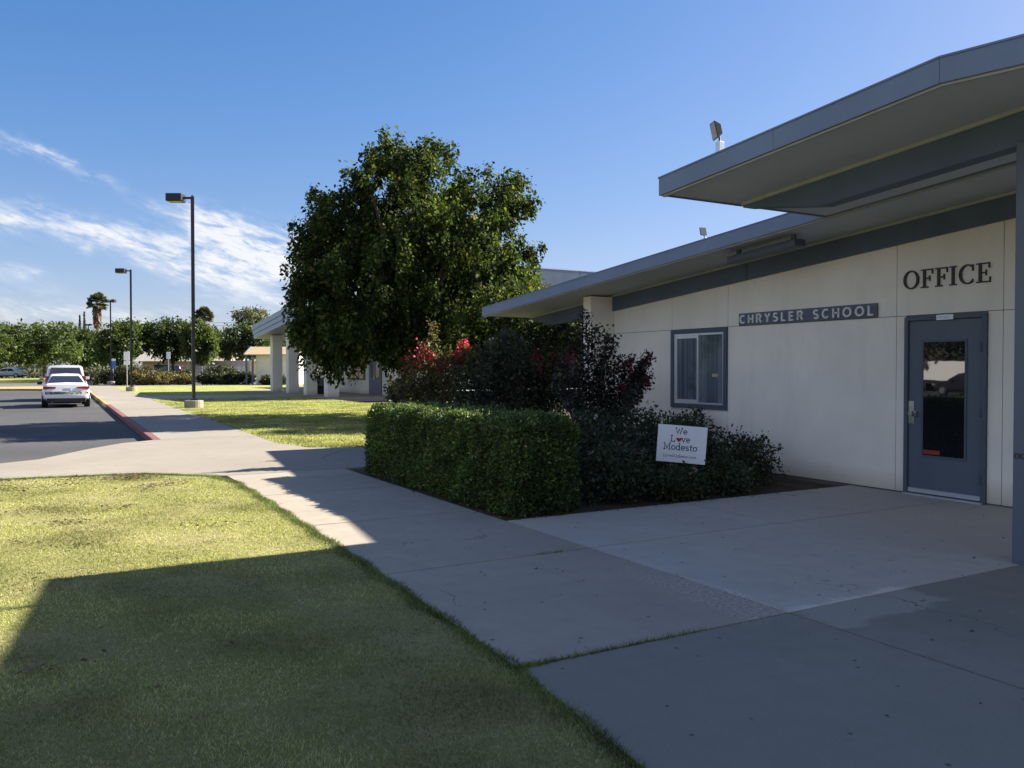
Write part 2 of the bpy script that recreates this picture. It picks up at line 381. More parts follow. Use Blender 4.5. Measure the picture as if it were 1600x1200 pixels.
def cells(mb, xs, ys, z0=-.17, z1=0, gap=.0095):
    for i in range(len(xs)-1):
        for j in range(len(ys)-1):
            mb.box(xs[i]+gap, xs[i+1]-gap, ys[j]+gap, ys[j+1]-gap, z0, z1)
LE = [(1.72,-4),(1.90,1),(2.03,2.56),(2.15,3.77),(2.26,6.5),(2.33,9.5),(2.36,11.6),(2.18,12.6),(1.35,13.38),(-.5,13.68),(-13,13.74)]
def lawn_x(y):
    for (xa,ya),(xb,yb) in zip(LE, LE[1:7]):
        if y <= yb: return xa+(xb-xa)*(y-ya)/(yb-ya)
    return 2.36
def cells_l(mb, x1, ys, gap=.0095):
    for ya, yb in zip(ys, ys[1:]):
        n = 6; L = [(lawn_x(ya+gap+(yb-ya-2*gap)*i/n)+.006, ya+gap+(yb-ya-2*gap)*i/n) for i in range(n+1)]
        mb.prism([(x1-gap,ya+gap),(x1-gap,yb-gap)]+L[::-1], -.17, 0)
w = MB()
cells_l(w, 4.13, [3.7,5.9,8.1,10.3,12.5])
struct('walkway', w, 'walk')
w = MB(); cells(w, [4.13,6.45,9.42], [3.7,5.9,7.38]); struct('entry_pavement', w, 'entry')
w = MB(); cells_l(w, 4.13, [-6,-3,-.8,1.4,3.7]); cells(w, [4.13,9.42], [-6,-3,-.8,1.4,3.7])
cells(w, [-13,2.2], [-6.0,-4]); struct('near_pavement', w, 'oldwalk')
w = MB().box(2.42,4.115,3.72,12.4,-.16,-.006).box(4.115,4.145,3.72,7.35,-.16,-.007).box(4.145,9.36,3.72,7.35,-.16,-.006).box(2.2,4.115,-5.9,3.68,-.16,-.0065).box(4.115,9.36,-5.9,3.68,-.16,-.006).box(2.2,9.36,3.68,3.72,-.16,-.007)
struct('joint_filler', w, 'jointfill')
# flare of the walk where it meets the drive
w = MB()
w.prism([(2.37,12.52),(4.13,12.52),(4.25,14.2),(5.0,15.3),(5.6,15.62),(4.6,16.2),(4.3,17.5),(4.35,19.55),(2.15,19.55),(1.5,19.05),(.87,18.05),(.0,16.35),(-.55,15.95),(-3.2,15.55),(-13,15.55),(-13,13.78),(-.5,13.72),(1.37,13.42),(2.2,12.63),(2.36,12.52)], -.17, .0)
w.prism([(4.14,12.52),(12.8,12.9),(12.8,15.62),(5.61,15.61),(5.01,15.29),(4.26,14.19)], -.17, -.002)
struct('driveway_apron', w, 'far_walk')
w = MB(); sl = []
y = 19.56; k = 0
def kx(y): return 2.15+(y-19.5)*.0188
def lx(y): return 4.36+(y-19.5)*.021
while y < 82:
    y2 = y+2.6
    w.prism([(kx(y)+.16,y+.007),(lx(y),y+.007),(lx(y2),y2-.007),(kx(y2)+.16,y2-.007)], -.17, 0); y = y2
struct('sidewalk', w, 'far_walk')
w = MB(); w.prism([(lx(46)+.01,46.2),(12.9,46.2),(12.9,51),(lx(51)+.01,51)], -.17, 0.002)
w.prism([(12.9,42),(17.5,42),(17.5,62),(12.9,62)], -.17, .002); struct('colonnade_pavement', w, 'walk')
# kerb in painted lengths
def kerb(name, ya, yb, mat):
    k = MB(); n = max(2, int((yb-ya)/2.2))
    for i in range(n):
        a = ya+(yb-ya)*i/n; b = ya+(yb-ya)*(i+1)/n
        k.prism([(kx(a),a+.004),(kx(a)+.152,a+.004),(kx(b)+.152,b-.004),(kx(b),b-.004)], -.17, .004)
    struct(name, k, mat, bevel=.012)
kerb('red_kerb', 19.6, 40, 'kerbred'); kerb('yellow_kerb', 40, 62, 'kerbyel'); kerb('kerb', 62, 82, 'kerb')
# traffic island and verge across the lane
w = MB(); w.prism([(-60,74.5),(-6,74.2),(-1.2,73.2),(1.5,70.8),(2.8,69),(3.2,82.2),(-60,82.2)], -.17, .03); struct('island_kerb', w, 'kerbyel')
w = MB(); w.prism([(-60,82.3),(40,82.3),(40,84.5),(-60,84.5)], -.17, -.02); struct('cross_sidewalk', w, 'far_walk')
w = MB(); w.prism([(-160,112),(90,112),(90,135),(-160,135)], -.17, .22); struct('verge', w, 'lawn2')
# painted stall mark on the lane
w = MB(); 
for (a,b) in (((-6.9,47),(-3.2,54)),((-5.9,46.4),(-2.3,53.2))):
    w.prism([a,(a[0]+.22,a[1]),(b[0]+.22,b[1]),b], -.128, -.124)
struct('road_marking', w, 'roadline')
# planting bed, lawns
w = MB(); w.prism([(4.15,7.40),(9.36,7.40),(9.36,12.58),(4.15,12.5)], -.17, -.03); struct('planting_bed', w, 'soil')
w = MB(); w.prism([(-13,-4)]+LE, -.17, -.012); struct('front_lawn', w, 'lawn')
w = MB(); w.prism([(4.62,16.35),(5.65,15.68),(12.85,15.68),(12.85,46.1),(lx(46.1)+.02,46.1),(lx(30)+.02,30),(4.38,19.6),(4.32,17.5)], -.17, -.006); struct('side_lawn', w, 'lawn2')
w = MB(); w.prism([(lx(51.1)+.02,51.1),(12.85,51.1),(12.85,62.1),(32,62.1),(32,81),(lx(81)+.02,81)], -.17, -.006); struct('far_lawn', w, 'lawn2')

# grass blades
def blades(P, h, wd, name, mat, lab, extra=None):
    n = len(P); th = rng.random(n)*2*math.pi; lean = rng.normal(size=(n,2))*.55
    hh = h*(.5+rng.random(n)); s = np.stack([np.cos(th), np.sin(th), np.zeros(n)], 1)*(wd*(.6+.8*rng.random((n,1))))
    tip = P+np.stack([lean[:,0]*hh, lean[:,1]*hh, hh*.85], 1)
    V = np.stack([P-s*.5, P+s*.5, tip], 1).reshape(-1,3)
    return V
def inpoly(P, poly):
    x, y = P[:,0], P[:,1]; c = np.zeros(len(P), bool); j = len(poly)-1
    for i in range(len(poly)):
        xi, yi = poly[i]; xj, yj = poly[j]
        m = ((yi > y) != (yj > y)) & (x < (xj-xi)*(y-yi)/((yj-yi) or 1e-9)+xi); c ^= m; j = i
    return c
LP = [(-13,-4)]+LE
n = 4200000
P = np.zeros((n,3)); P[:,0] = rng.uniform(-9.5, 2.4, n); P[:,1] = rng.uniform(.8, 13.75, n)
d = np.hypot(P[:,0], P[:,1]); Zc = P[:,0]*SN+P[:,1]*CS; lat = P[:,0]*CS-P[:,1]*SN
keep = (rng.random(n) < (3.2/d)**1.5) & (Zc > 2.4) & (lat/Zc > -.72) & inpoly(P, LP)
P = P[keep]; P[:,2] = -.014
# clumpy density: thin where a coarse pattern is low
f = np.sin(P[:,0]*3.1+np.sin(P[:,1]*2.3)*1.7)+np.sin(P[:,1]*4.3+np.sin(P[:,0]*1.9)*2.1)+np.sin((P[:,0]+P[:,1])*9.)*.5
P = P[rng.random(len(P)) < np.clip(.72+f*.17, .35, 1)]
h = .017+.004*np.sin(P[:,0]*5+P[:,1]*3); dd = np.hypot(P[:,0], P[:,1])
print('blades', len(P))
V = blades(P, h, (.0021+.0008*dd)[:,None], 'g', 'blade', '')
o = np_mesh('lawn_grass', V, 3, 'blade'); tag(o, 'short dry mown grass of the front lawn left of the walk', 'grass', kind='stuff')
# taller green fringe along the lawn edge and in the joint
E = []
for i in range(len(LE)-1):
    a, b = np.array(LE[i]), np.array(LE[i+1]); L = np.linalg.norm(b-a)
    if b[0] < -10: L = 13; 
    m = int(L*1300); t_ = rng.random(m)[:,None]; q = a+(b-a)*t_
    nrm = np.array([-(b-a)[1], (b-a)[0]])/np.linalg.norm(b-a)
    q = q+nrm*np.abs(rng.normal(size=(m,1)))*.05-nrm*.02*(1+np.sin(q[:,:1]*9+q[:,1:]*7)*.8); E.append(q)
jx = rng.random(1300)**2*1.3+2.15; E.append(np.stack([jx, 3.7+rng.normal(size=1300)*.010], 1))
jx = rng.random(120)*.25+3.6; E.append(np.stack([jx, 5.9+rng.normal(size=120)*.012], 1))
q = np.concatenate(E); q = q[(q[:,0] > -9)]; P = np.zeros((len(q),3)); P[:,:2] = q; P[:,2] = -.01
V = blades(P, .032, np.full((len(P),1), .006), 'e', '', '')
o = np_mesh('edge_grass', V, 3, 'edgeblade'); tag(o, 'greener longer grass fringe along the edge of the walk and its joint', 'grass', kind='stuff')
n = 160000; P = np.zeros((n,3)); P[:,0] = rng.uniform(4.3, 12.85, n); P[:,1] = 15.7+(rng.random(n)**1.8)*30.3; P[:,2] = -.01
P = P[inpoly(P, [(4.62,16.35),(5.65,15.68),(12.85,15.68),(12.85,46.1),(4.9,46.1),(4.38,19.6),(4.32,17.5)])]
V = blades(P, .04, np.full((len(P),1), .02), '', '', '')
o = np_mesh('side_lawn_grass', V, 3, 'blade'); tag(o, 'mown grass of the side lawn beyond the cross walk', 'grass', kind='stuff')

# dry leaf litter: flat curled leaves on the lawn and along the hedge foot
def flat(P, sz):
    n = len(P); a = rng.random(n)*2*math.pi; d = np.stack([np.cos(a), np.sin(a), rng.normal(size=n)*.15],1); q = np.stack([-np.sin(a), np.cos(a), rng.normal(size=n)*.3],1)
    L = sz*(.5+rng.random((n,1)))
    return np.stack([P, P+d*L*.5+q*L*.3+np.array([0,0,.004]), P+d*L, P+d*L*.5-q*L*.3+np.array([0,0,.006])],1).reshape(-1,3)
cc = [(rng.uniform(-7,1.6), rng.uniform(3.5,13.4)) for _ in range(46)]+[(rng.uniform(-3,1.5), rng.uniform(12.4,13.5)) for _ in range(26)]
Q = np.concatenate([np.stack([cx0+rng.normal(size=m)*.16, cy0+rng.normal(size=m)*.07, np.full(m,.008)],1) for cx0, cy0 in cc for m in (int(rng.integers(12,60)),)]+[np.stack([rng.uniform(-8,2,260), rng.uniform(2.5,13.6,260), np.full(260,.01)],1)])
Q = Q[inpoly(Q, LP) & ((np.hypot(Q[:,0],Q[:,1]) > 7) | (rng.random(len(Q)) < .25))]
tag(np_mesh('leaf_litter', flat(Q+np.array([0,0,.006]), .040), 4, 'dryleaf'), 'brown dry leaf litter and thatch scattered over the front lawn', 'leaf litter', kind='stuff')
m = 260; e = np.abs(rng.normal(size=m))*.05
Q = np.concatenate([np.stack([4.19-e, rng.uniform(7.5,12,m), np.full(m,.004)],1), np.stack([rng.uniform(4.2,9.2,m), 7.38-e*1.2+rng.random(m)*.35*(rng.random(m)<.5), np.full(m,.004)],1), np.stack([rng.uniform(2.4,9,38), rng.uniform(2,7.3,38), np.full(38,.003)],1)])
tag(np_mesh('leaf_litter', flat(Q, .022), 4, 'dryleaf'), 'dry leaf litter along the foot of the hedge and rose bed', 'leaf litter', kind='stuff')

# ------------------------------------------------------------ roofs
SL = .0796; RY = 3.72; WX = 9.37
ZL = 3.62; ZU = 3.62
def zl(y): return ZL-SL*abs(y-RY)
def zu(y): return ZU-SL*abs(y-RY)
def gprof(zf, y0, y1, a, b):
    """gable band profile between offsets a and b above the soffit line"""
    return [(y0,zf(y0)+a),(RY,zf(RY)+a),(y1,zf(y1)+a),(y1,zf(y1)+b),(RY,zf(RY)+b),(y0,zf(y0)+b)]
OB = thing('office_building', 'long low cream stucco office with blue-grey gable roofs and overhanging canopy, right side', 'building', (12,4.5,0))
def roofset(zf, y0, y1, x0, x1, h, name):
    rf = MB().pyz(gprof(zf, y0+.03, y1-.03, .02, h-.02), x0+.03, x1).build(name, 'roofing', OB)
    MB().pyz(gprof(zf, y0+.031, y1-.031, .0, .018), x0+.032, x1-.002).build('soffit', 'soffit', rf)
    fz = MB()
    # fascia boards in lengths with fine joints
    ys = [y0, y0+(RY-y0)*.5, RY, RY+(y1-RY)*.5, y1]
    for i in range(4):
        a, b = ys[i]+.002, ys[i+1]-.002
        fz.pyz([(a,zf(a)-.012),(b,zf(b)-.012),(b,zf(b)+h),(a,zf(a)+h)], x0, x0+.028)
    fz.box(x0+.03, x1, y1-.028, y1, zf(y1)-.012, zf(y1)+h-.003); fz.box(x0+.03, x1, y0, y0+.028, zf(y0)-.012, zf(y0)+h-.003)
    fz.build('fascia', 'blue', rf)
    MB().pyz(gprof(zf, y0-.006, y1+.006, h+.001, h+.016), x0-.008, x0+.08).build('drip_edge', 'blue', rf)
    MB().pyz(gprof(zf, y0+.03, y1-.03, -.03, -.001), x0+.029, x0+.065).build('trim_strip', 'cream', rf)
    return rf
rl = roofset(zl, 2*RY-15.7, 15.7, 8.2, 22, .165, 'lower_roof')
ru = roofset(zu, 2*RY-6.84, 6.84, 5.66, 8.19, .165, 'canopy_roof')
def beam(zf, y0, y1, tail, top, bot, x0, x1, nm, stripx):
    ya, yb = y0+tail, y1-tail
    p = [(y0,zf(y0)+top-.05),(ya,zf(ya)+bot),(RY,zf(RY)+bot),(yb,zf(yb)+bot),(y1,zf(y1)+top-.05),(y1,zf(y1)+top),(RY,zf(RY)+top),(y0,zf(y0)+top)]
    b = MB().pyz(p, x0, x1).build(nm, 'beam', OB)
    MB().pyz(gprof(zf, y0, y1, -.036, -.002), stripx-.03, stripx-.002).build('trim_strip', 'cream', b)
    return b
beam(zl, 2*RY-15.6, 15.6, .9, -.003, -.29, 9.33, 9.50, 'lower_beam', 9.33)
beam(zu, 2*RY-6.75, 6.75, 1.05, -.003, -.29, 6.78, 6.95, 'canopy_beam', 6.78)
MB().pyz([(9.2,zl(9.2)-.29),(9.27,zl(9.27)-.29),(9.27,zl(9.27)-.04),(9.2,zl(9.2)-.04)], 9.318, 9.329).build('beam_splice_plate', 'frame', OB)

# ------------------------------------------------------------ office wall
wb = MB().pyz([(-5.5,-.17),(12.6,-.17),(12.6,zl(12.6)-.01),(RY,zl(RY)-.01),(-5.5,zl(-5.5)-.01)], 9.392, 9.6).build('wall_core', 'groove', OB)
pn = MB(); gj = .004
def bt(y): return zl(y)-.285
def panel(ya, yb, z0, z1=None):
    a, b = ya+gj, yb-gj
    if z1 is None:
        if a < RY < b: pn.pyz([(a,z0),(b,z0),(b,bt(b)),(RY,bt(RY)),(a,bt(a))], WX, 9.39)
        else: pn.pyz([(a,z0),(b,z0),(b,bt(b)),(a,bt(a))], WX, 9.39)
    else: pn.pyz([(a,z0),(b,z0),(b,z1),(a,z1)], WX, 9.39)
DY0, DY1 = 5.54, 6.57; WY0, WY1 = 9.64, 10.96
ZJ = 2.205
for a, b in ((-5.5,-2.5),(-2.5,.4),(.4,2.9),(2.9,5.37)):
    panel(a, b, .02, ZJ-gj); panel(a, b, ZJ+gj)
panel(5.37, 6.70, ZJ+gj); panel(5.37, DY0, .02, ZJ-gj); panel(DY1, 6.70, .02, ZJ-gj)
panel(6.70, WY0, .02, ZJ-gj); panel(6.70, WY0, ZJ+gj)
panel(WY0, WY1, .02, .9); panel(WY0, WY1, ZJ+gj); panel(WY1, 12.6, .02, ZJ-gj); panel(WY1, 12.6, ZJ+gj)
pn.build('wall', 'stucco', OB)
MB().box(8.84, 20, 12.602, 12.84, -.17, zl(12.84)-.012).build('end_wall', 'stucco', OB)
MB().pyz([(-6,0),(-5.6,0),(-5.6,2.5),(-6,2.5)], 8.84, 20).build('end_wall', 'stucco', OB)
MB().box(19.7, 20, -5.5, 12.6, -.17, 2.6).build('rear_wall', 'stucco', OB)
# canopy post at the ridge, runs up to the canopy
cp = MB().box(6.725, 6.97, 3.57, 3.77, -.17, zu(3.7)-.285).build('canopy_post', 'door', OB, bevel=.01)
mk = MB()
def ring(mb, c, r, t, x0, x1, n=14, a0=0, a1=2*math.pi):
    for i in range(n):
        t0 = a0+(a1-a0)*i/n; t1 = a0+(a1-a0)*(i+1)/n
        q = [(c[0]-math.cos(u)*rr, c[1]+math.sin(u)*rr) for u, rr in ((t0,r),(t1,r),(t1,r-t),(t0,r-t))]
        mb.pyz(q, x0, x1)
ring(mk, (3.735,.86), .022, .007, 6.718, 6.724); ring(mk, (3.69,.86), .022, .007, 6.718, 6.724)
mk.build('painted_mark', 'letter', cp)

# door
dr = MB().box(9.362, 9.391, DY0+.055, DY1-.055, .03, 2.13).build('door', 'door', OB, bevel=.003)
fr = MB(); fr.box(9.335, 9.391, DY0, DY0+.05, 0, 2.185); fr.box(9.335, 9.391, DY1-.05, DY1, 0, 2.185); fr.box(9.335, 9.391, DY0+.05, DY1-.05, 2.138, 2.185)
fr.build('door_frame', 'frame', dr, bevel=.004)
GY0, GY1, GZ0, GZ1 = 5.80, 6.32, .50, 1.87
lf = MB(); bw = .025
for a,b,c,d_ in ((GY0-bw,GY0,GZ0-bw,GZ1+bw),(GY1,GY1+bw,GZ0-bw,GZ1+bw)): lf.box(9.352,9.361,a,b,c,d_)
for c,d_ in ((GZ0-bw,GZ0),(GZ1,GZ1+bw)): lf.box(9.352,9.361,GY0,GY1,c,d_)
lf.build('glazing_bead', 'frame', dr)
MB().box(9.356, 9.361, GY0, GY1, GZ0, GZ1).build('door_glass', 'glass_door', dr)
for z in (.28, 1.05, 1.80): MB().cyl((9.33,5.60,z-.055),(9.33,5.60,z+.055),.013,n=10).build('hinge', 'frame', dr)
MB().box(9.352, 9.361, 6.445, 6.515, .87, 1.15).build('lock_plate', 'steel', dr, bevel=.003)
hn = MB().cyl((9.36,6.43,1.0),(9.29,6.43,1.0),.012).cyl((9.30,6.43,1.0),(9.262,6.43,1.0),.036,.03,16).cyl((9.354,6.43,1.0),(9.345,6.43,1.0),.038,n=16)
hn.build('door_knob', 'steel', dr, smooth=False)
MB().box(9.344, 9.361, 5.60, 6.51, .035, .085).build('door_sweep', 'alum', dr)
MB().box(9.29, 9.36, 5.56, 6.55, .001, .02).build('threshold', 'alum', dr)
MB().box(9.350, 9.3555, 6.10, 6.31, .515, .565).build('sticker', 'redsticker', dr)
np_ = MB().box(9.326, 9.334, 5.93, 6.14, 2.13, 2.19).build('name_plate', 'white', dr)

# window
wn = MB()
wn.box(9.335,9.391,WY0,WY0+.07,.9,2.2); wn.box(9.335,9.391,WY1-.07,WY1,.9,2.2)
wn.box(9.335,9.391,WY0+.07,WY1-.07,.9,.97); wn.box(9.335,9.391,WY0+.07,WY1-.07,2.13,2.2)
win = wn.build('window', 'winframe', OB, bevel=.004)
sa = MB(); a0, a1 = WY0+.075, WY1-.075; ym = (a0+a1)/2
sa.box(9.350,9.385,a0,a1,2.095,2.128); sa.box(9.350,9.385,a0,a1,.973,1.0); sa.box(9.350,9.385,a0,a0+.022,1.0,2.095); sa.box(9.350,9.385,a1-.022,a1,1.0,2.095)
sa.build('sash_frame', 'alum', win)
s2 = MB(); s2.box(9.343,9.372,ym-.018,ym+.018,1.0,2.095); s2.box(9.356,9.378,ym+.019,a1-.024,1.002,1.04); s2.box(9.356,9.378,ym+.019,a1-.024,2.05,2.093); s2.box(9.356,9.378,a1-.065,a1-.024,1.041,2.049)
s2.build('sliding_sash', 'alum', win)
MB().box(9.376,9.380,ym+.018,a1-.03,1.02,2.07).build('pane', 'glass_win', win)
MB().box(9.374,9.378,a0+.02,ym-.018,1.0,2.095).build('pane', 'glass_win', win)
MB().box(9.371,9.3735,9.86,9.99,1.42,1.47).build('sticker', 'tanroof', win)

# ------------------------------------------------------------ lettering
def arc(cx, cy, rx, ry, a0, a1, n=14):
    return [(cx+rx*math.cos(R(a0+(a1-a0)*i/n)), cy+ry*math.sin(R(a0+(a1-a0)*i/n))) for i in range(n+1)]
GL = {  # sans-serif strokes in a 0..w by 0..1 box
 'C': (.78, [arc(.42,.5,.36,.44,48,312)]), 'H': (.74, [[(.08,0),(.08,1)],[(.66,0),(.66,1)],[(.08,.5),(.66,.5)]]),
 'R': (.72, [[(.08,0),(.08,.95),(.38,.95)]+arc(.38,.72,.24,.23,90,-90,8)+[(.08,.49)],[(.38,.49),(.66,0)]]),
 'Y': (.74, [[(.04,1),(.37,.5),(.70,1)],[(.37,.5),(.37,0)]]),
 'S': (.66, [arc(.33,.72,.24,.22,30,270,9)+arc(.33,.27,.25,.22,90,-150,9)]),
 'L': (.58, [[(.08,1),(.08,.06),(.54,.06)]]), 'E': (.62, [[(.56,.94),(.08,.94),(.08,.06),(.56,.06)],[(.08,.5),(.5,.5)]]),
 'O': (.94, [arc(.47,.5,.40,.44,0,360,24)]), 'F': (.6, [[(.08,0),(.08,.94),(.56,.94)],[(.08,.5),(.48,.5)]]),
 'I': (.2, [[(.1,0),(.1,1)]]), ' ': (.42, []),
}
SER = {  # slab-serif book face, lower case x-height .62
 'W': (1.15, [[(.12,.95),(.36,.04),(.58,.85),(.80,.04),(1.04,.95)],[(.0,.96),(.26,.96)],[(.9,.96),(1.15,.96)]]),
 'e': (.62, [[(.08,.33),(.55,.33)]+arc(.32,.33,.24,.29,0,318,16)]),
 'L': (.74, [[(.2,.96),(.2,.04),(.68,.04),(.68,.26)],[(.04,.96),(.38,.96)],[(.04,.04),(.3,.04)]]),
 'v': (.66, [[(.1,.6),(.33,.04),(.56,.6)],[(0,.61),(.22,.61)],[(.44,.61),(.66,.61)]]),
 'M': (1.1, [[(.18,.02),(.18,.95),(.54,.2),(.90,.95),(.90,.02)],[(.02,.96),(.22,.96)],[(.86,.96),(1.08,.96)],[(.02,.04),(.34,.04)],[(.74,.04),(1.06,.04)]]),
 'o': (.64, [arc(.32,.33,.25,.29,0,360,20)]),
 'd': (.7, [arc(.3,.33,.23,.29,0,360,18),[(.54,1),(.54,.03),(.68,.03)],[(.4,.98),(.54,.98)]]),
 's': (.54, [arc(.27,.46,.19,.15,30,270,8)+arc(.27,.18,.2,.14,90,-150,8)]),
 't': (.46, [[(.2,.9),(.2,.12),(.28,.03),(.42,.06)],[(.04,.6),(.42,.6)]]),
 'c': (.56, [arc(.32,.33,.24,.29,48,312)]), '.': (.22, [[(.06,.05),(.16,.05)]]),
 'm': (.96, [[(.14,.02),(.14,.6)],[(.14,.45),(.28,.6),(.44,.6),(.5,.48),(.5,.02)],[(.5,.45),(.64,.6),(.78,.6),(.84,.48),(.84,.02)]]),
 ' ': (.4, []),
}
def stroke(mb, pts, t, put, d0, d1):
    closed = len(pts) > 4 and math.hypot(pts[0][0]-pts[-1][0], pts[0][1]-pts[-1][1]) < 1e-6
    n = len(pts); L = []; Rr = []
    for i in range(n):
        if closed: p0 = pts[(i-1) % (n-1)]; p1 = pts[(i+1) % (n-1)]
        else: p0 = pts[max(i-1,0)]; p1 = pts[min(i+1,n-1)]
        if not closed and 0 < i < n-1:
            a = Vector((pts[i][0]-p0[0], pts[i][1]-p0[1])).normalized(); b = Vector((p1[0]-pts[i][0], p1[1]-pts[i][1])).normalized()
            tv = (a+b); tv = tv.normalized() if tv.length > 1e-6 else a
            k = 1/max(.45, a.dot(tv))
        else:
            tv = Vector((p1[0]-p0[0], p1[1]-p0[1])).normalized(); k = 1
        nx, ny = -tv.y*t*.5*k, tv.x*t*.5*k
        L.append((pts[i][0]+nx, pts[i][1]+ny)); Rr.append((pts[i][0]-nx, pts[i][1]-ny))
    secs = [[put(*L[i], d0), put(*L[i], d1), put(*Rr[i], d1), put(*Rr[i], d0)] for i in range(n)]
    mb.loft(secs)
def word(txt, table, h, t, put0, adv=.0):
    """yields (char, MB builder callback offset)"""
    x = 0; res = []
    for ch in txt:
        w_, st = table[ch]; res.append((ch, x, st)); x += w_*h+adv
    return res, x-adv
def wallput(y0, z0, h, xo, u0):
    return lambda u, v, d: (WX-d, y0-(u0+u*h), z0+v*h)
# CHRYSLER SCHOOL board
SB = thing('school_name_sign', 'blue-grey name board lettered CHRYSLER SCHOOL on the wall between window and door', 'sign', (9.36,8.17,2.3))
MB().box(9.340, 9.367, 6.96, 9.38, 2.209, 2.392).build('board', 'board', SB, bevel=.003)
h = .125; items, tot = word('CHRYSLER SCHOOL', GL, h, .16, None, .052)
sc = (2.34)/tot; u0 = .04
for ch, x, st in items:
    if ch == ' ': continue
    m = MB()
    for s_ in st: stroke(m, s_, .19, lambda u,v,d, x=x: (9.340-d, 9.38-(u0+x*sc+u*h*sc), 2.237+v*h), .001, .022)
    m.build('letter', 'letter_w', SB)
# OFFICE in serif capitals
OS = thing('office_sign', 'dark serif letters reading OFFICE on cream wall above the door', 'sign', (9.36,6.05,2.64))
def offput(x): return lambda u,v,d: (WX-d, 6.60-x-u, 2.53+v)
def thickring(mb, put, cx, cy, rx, ry, tv, th, a0, a1, n=28):
    secs = []
    for i in range(n+1):
        a = R(a0+(a1-a0)*i/n); o_ = (cx+rx*math.cos(a), cy+ry*math.sin(a)); q = (cx+(rx-tv)*math.cos(a), cy+(ry-th)*math.sin(a))
        secs.append([put(*o_,.001), put(*o_,.02), put(*q,.02), put(*q,.001)])
    mb.loft(secs)
def bar(mb, put, u0, u1, v0, v1, d1=.02):
    mb.loft([[put(u0,v0,.001),put(u1,v0,.001),put(u1,v0,d1),put(u0,v0,d1)],[put(u0,v1,.001),put(u1,v1,.001),put(u1,v1,d1),put(u0,v1,d1)]])
H_ = .225
def lO(mb, p): thickring(mb, p, .105, H_/2, .105, H_/2+.003, .034, .017, 0, 360)
def lI(mb, p): bar(mb, p, .028, .060, .014, H_-.014); bar(mb, p, 0, .088, 0, .015,.0198); bar(mb, p, 0, .088, H_-.015, H_,.0198)
def lF(mb, p, e=False):
    bar(mb, p, .028, .060, .014, H_-.014); bar(mb, p, 0, .155, H_-.015, H_,.0198); bar(mb, p, .141, .155, H_-.062, H_-.0155,.0195)
    bar(mb, p, .0605, .118, H_*.5-.008, H_*.5+.008,.0198); bar(mb, p, .106, .118, H_*.5-.034, H_*.5+.034,.0192)
    if e: bar(mb, p, 0, .165, 0, .016,.0198); bar(mb, p, .151, .165, .0165, .064,.0195)
    else: bar(mb, p, 0, .092, 0, .015,.0198)
def lC(mb, p): thickring(mb, p, .105, H_/2, .105, H_/2+.003, .034, .017, 52, 312); bar(mb, p, .158, .172, H_*.66, H_*.98,.0195); bar(mb, p, .158,.170,.02,.055,.0195)
x = 0
for ch, fn, w_ in (('O',lO,.228),('F',lF,.176),('F',lF,.172),('I',lI,.108),('C',lC,.200),('E',lambda m,p: lF(m,p,True),.165)):
    m = MB(); fn(m, offput(x)); m.build('letter', 'letter', OS); x += w_+.008
# small plate text
items, tot = word('OFFICE', GL, .03, 0, None, .006); m = MB()
for ch, x, st in items:
    for s_ in st: stroke(m, s_, .15, lambda u,v,d, x=x: (9.326-d, 6.125-(x+u*.03), 2.145+v*.03), .0003, .0015)
m.build('plate_lettering', 'plate', dr)

# ------------------------------------------------------------ yard sign
cx_, cy_ = at(1065.5, 10.5); az = math.radians(3.0)
YS = thing('yard_sign', 'small white yard sign reading We Love Modesto with red heart, tilted among rose bushes', 'sign', (cx_, cy_, 0))
# sign axes: right = camera right turned slightly, tilted about its normal
rt = Vector((math.cos(-YAW-.18), math.sin(-YAW-.18), 0)); rt = Vector((rt.x*math.cos(R(4)), rt.y*math.cos(R(4)), -math.sin(R(4))))
nm = Vector((rt.y, -rt.x, 0)).normalized(); nm = nm if nm.dot(Vector((-SN,-CS,0))) > 0 else -nm
upv = nm.cross(rt).normalized(); upv = upv if upv.z > 0 else -upv
sc_c = Vector((cx_, cy_, .595))
MB().obox(sc_c, rt, upv, nm, .305, .235, .004).build('panel', 'white', YS)
def sput(u, v, d): 
    p = sc_c+rt*u+upv*v+nm*(.004+d); return (p.x, p.y, p.z)
m = MB()
def sline(txt, h, v0, t, adv):
    items, tot = word(txt, SER, h, t, None, adv)
    for ch, x, st in items:
        for s_ in st: stroke(m, s_, t, lambda u,v,d, x=x: sput(-tot/2-.015+x+u*h, v0+v*h, d), .0005, .002)
    return tot
sline('We', .082, .125, .12, .004); 
items, tot = word('L ve', SER, .082, .12, None, .004)
tot += .02
for ch, x, st in items:
    xo = x+(.035 if x > .08 else 0)
    for s_ in st: stroke(m, s_, .12, lambda u,v,d, xo=xo: sput(-tot/2-.03+xo+u*.082, .025+v*.082, d), .0005, .002)
sline('Modesto', .086, -.078, .12, .003); sline('LoveModesto.com', .036, -.17, .11, .004)
m.build('lettering', 'navy', YS)
hp = []
for i in range(28):
    a = 2*math.pi*i/28; hp.append((16*math.sin(a)**3, 13*math.cos(a)-5*math.cos(2*a)-2*math.cos(3*a)-math.cos(4*a)))
m = MB(); m.loft([[sput(-.037+p[0]*.0021, .055+p[1]*.0021, .0005) for p in hp], [sput(-.037+p[0]*.0021, .055+p[1]*.0021, .0022) for p in hp]]); m.build('heart', 'red', YS)
m = MB()
for s_ in (-.14,.14):
    p = sc_c+rt*s_; m.cyl((p.x+.0, p.y, -.05), (p.x, p.y, p.z-.1), .004, n=6)
m.build('wire_stake', 'galv', YS)

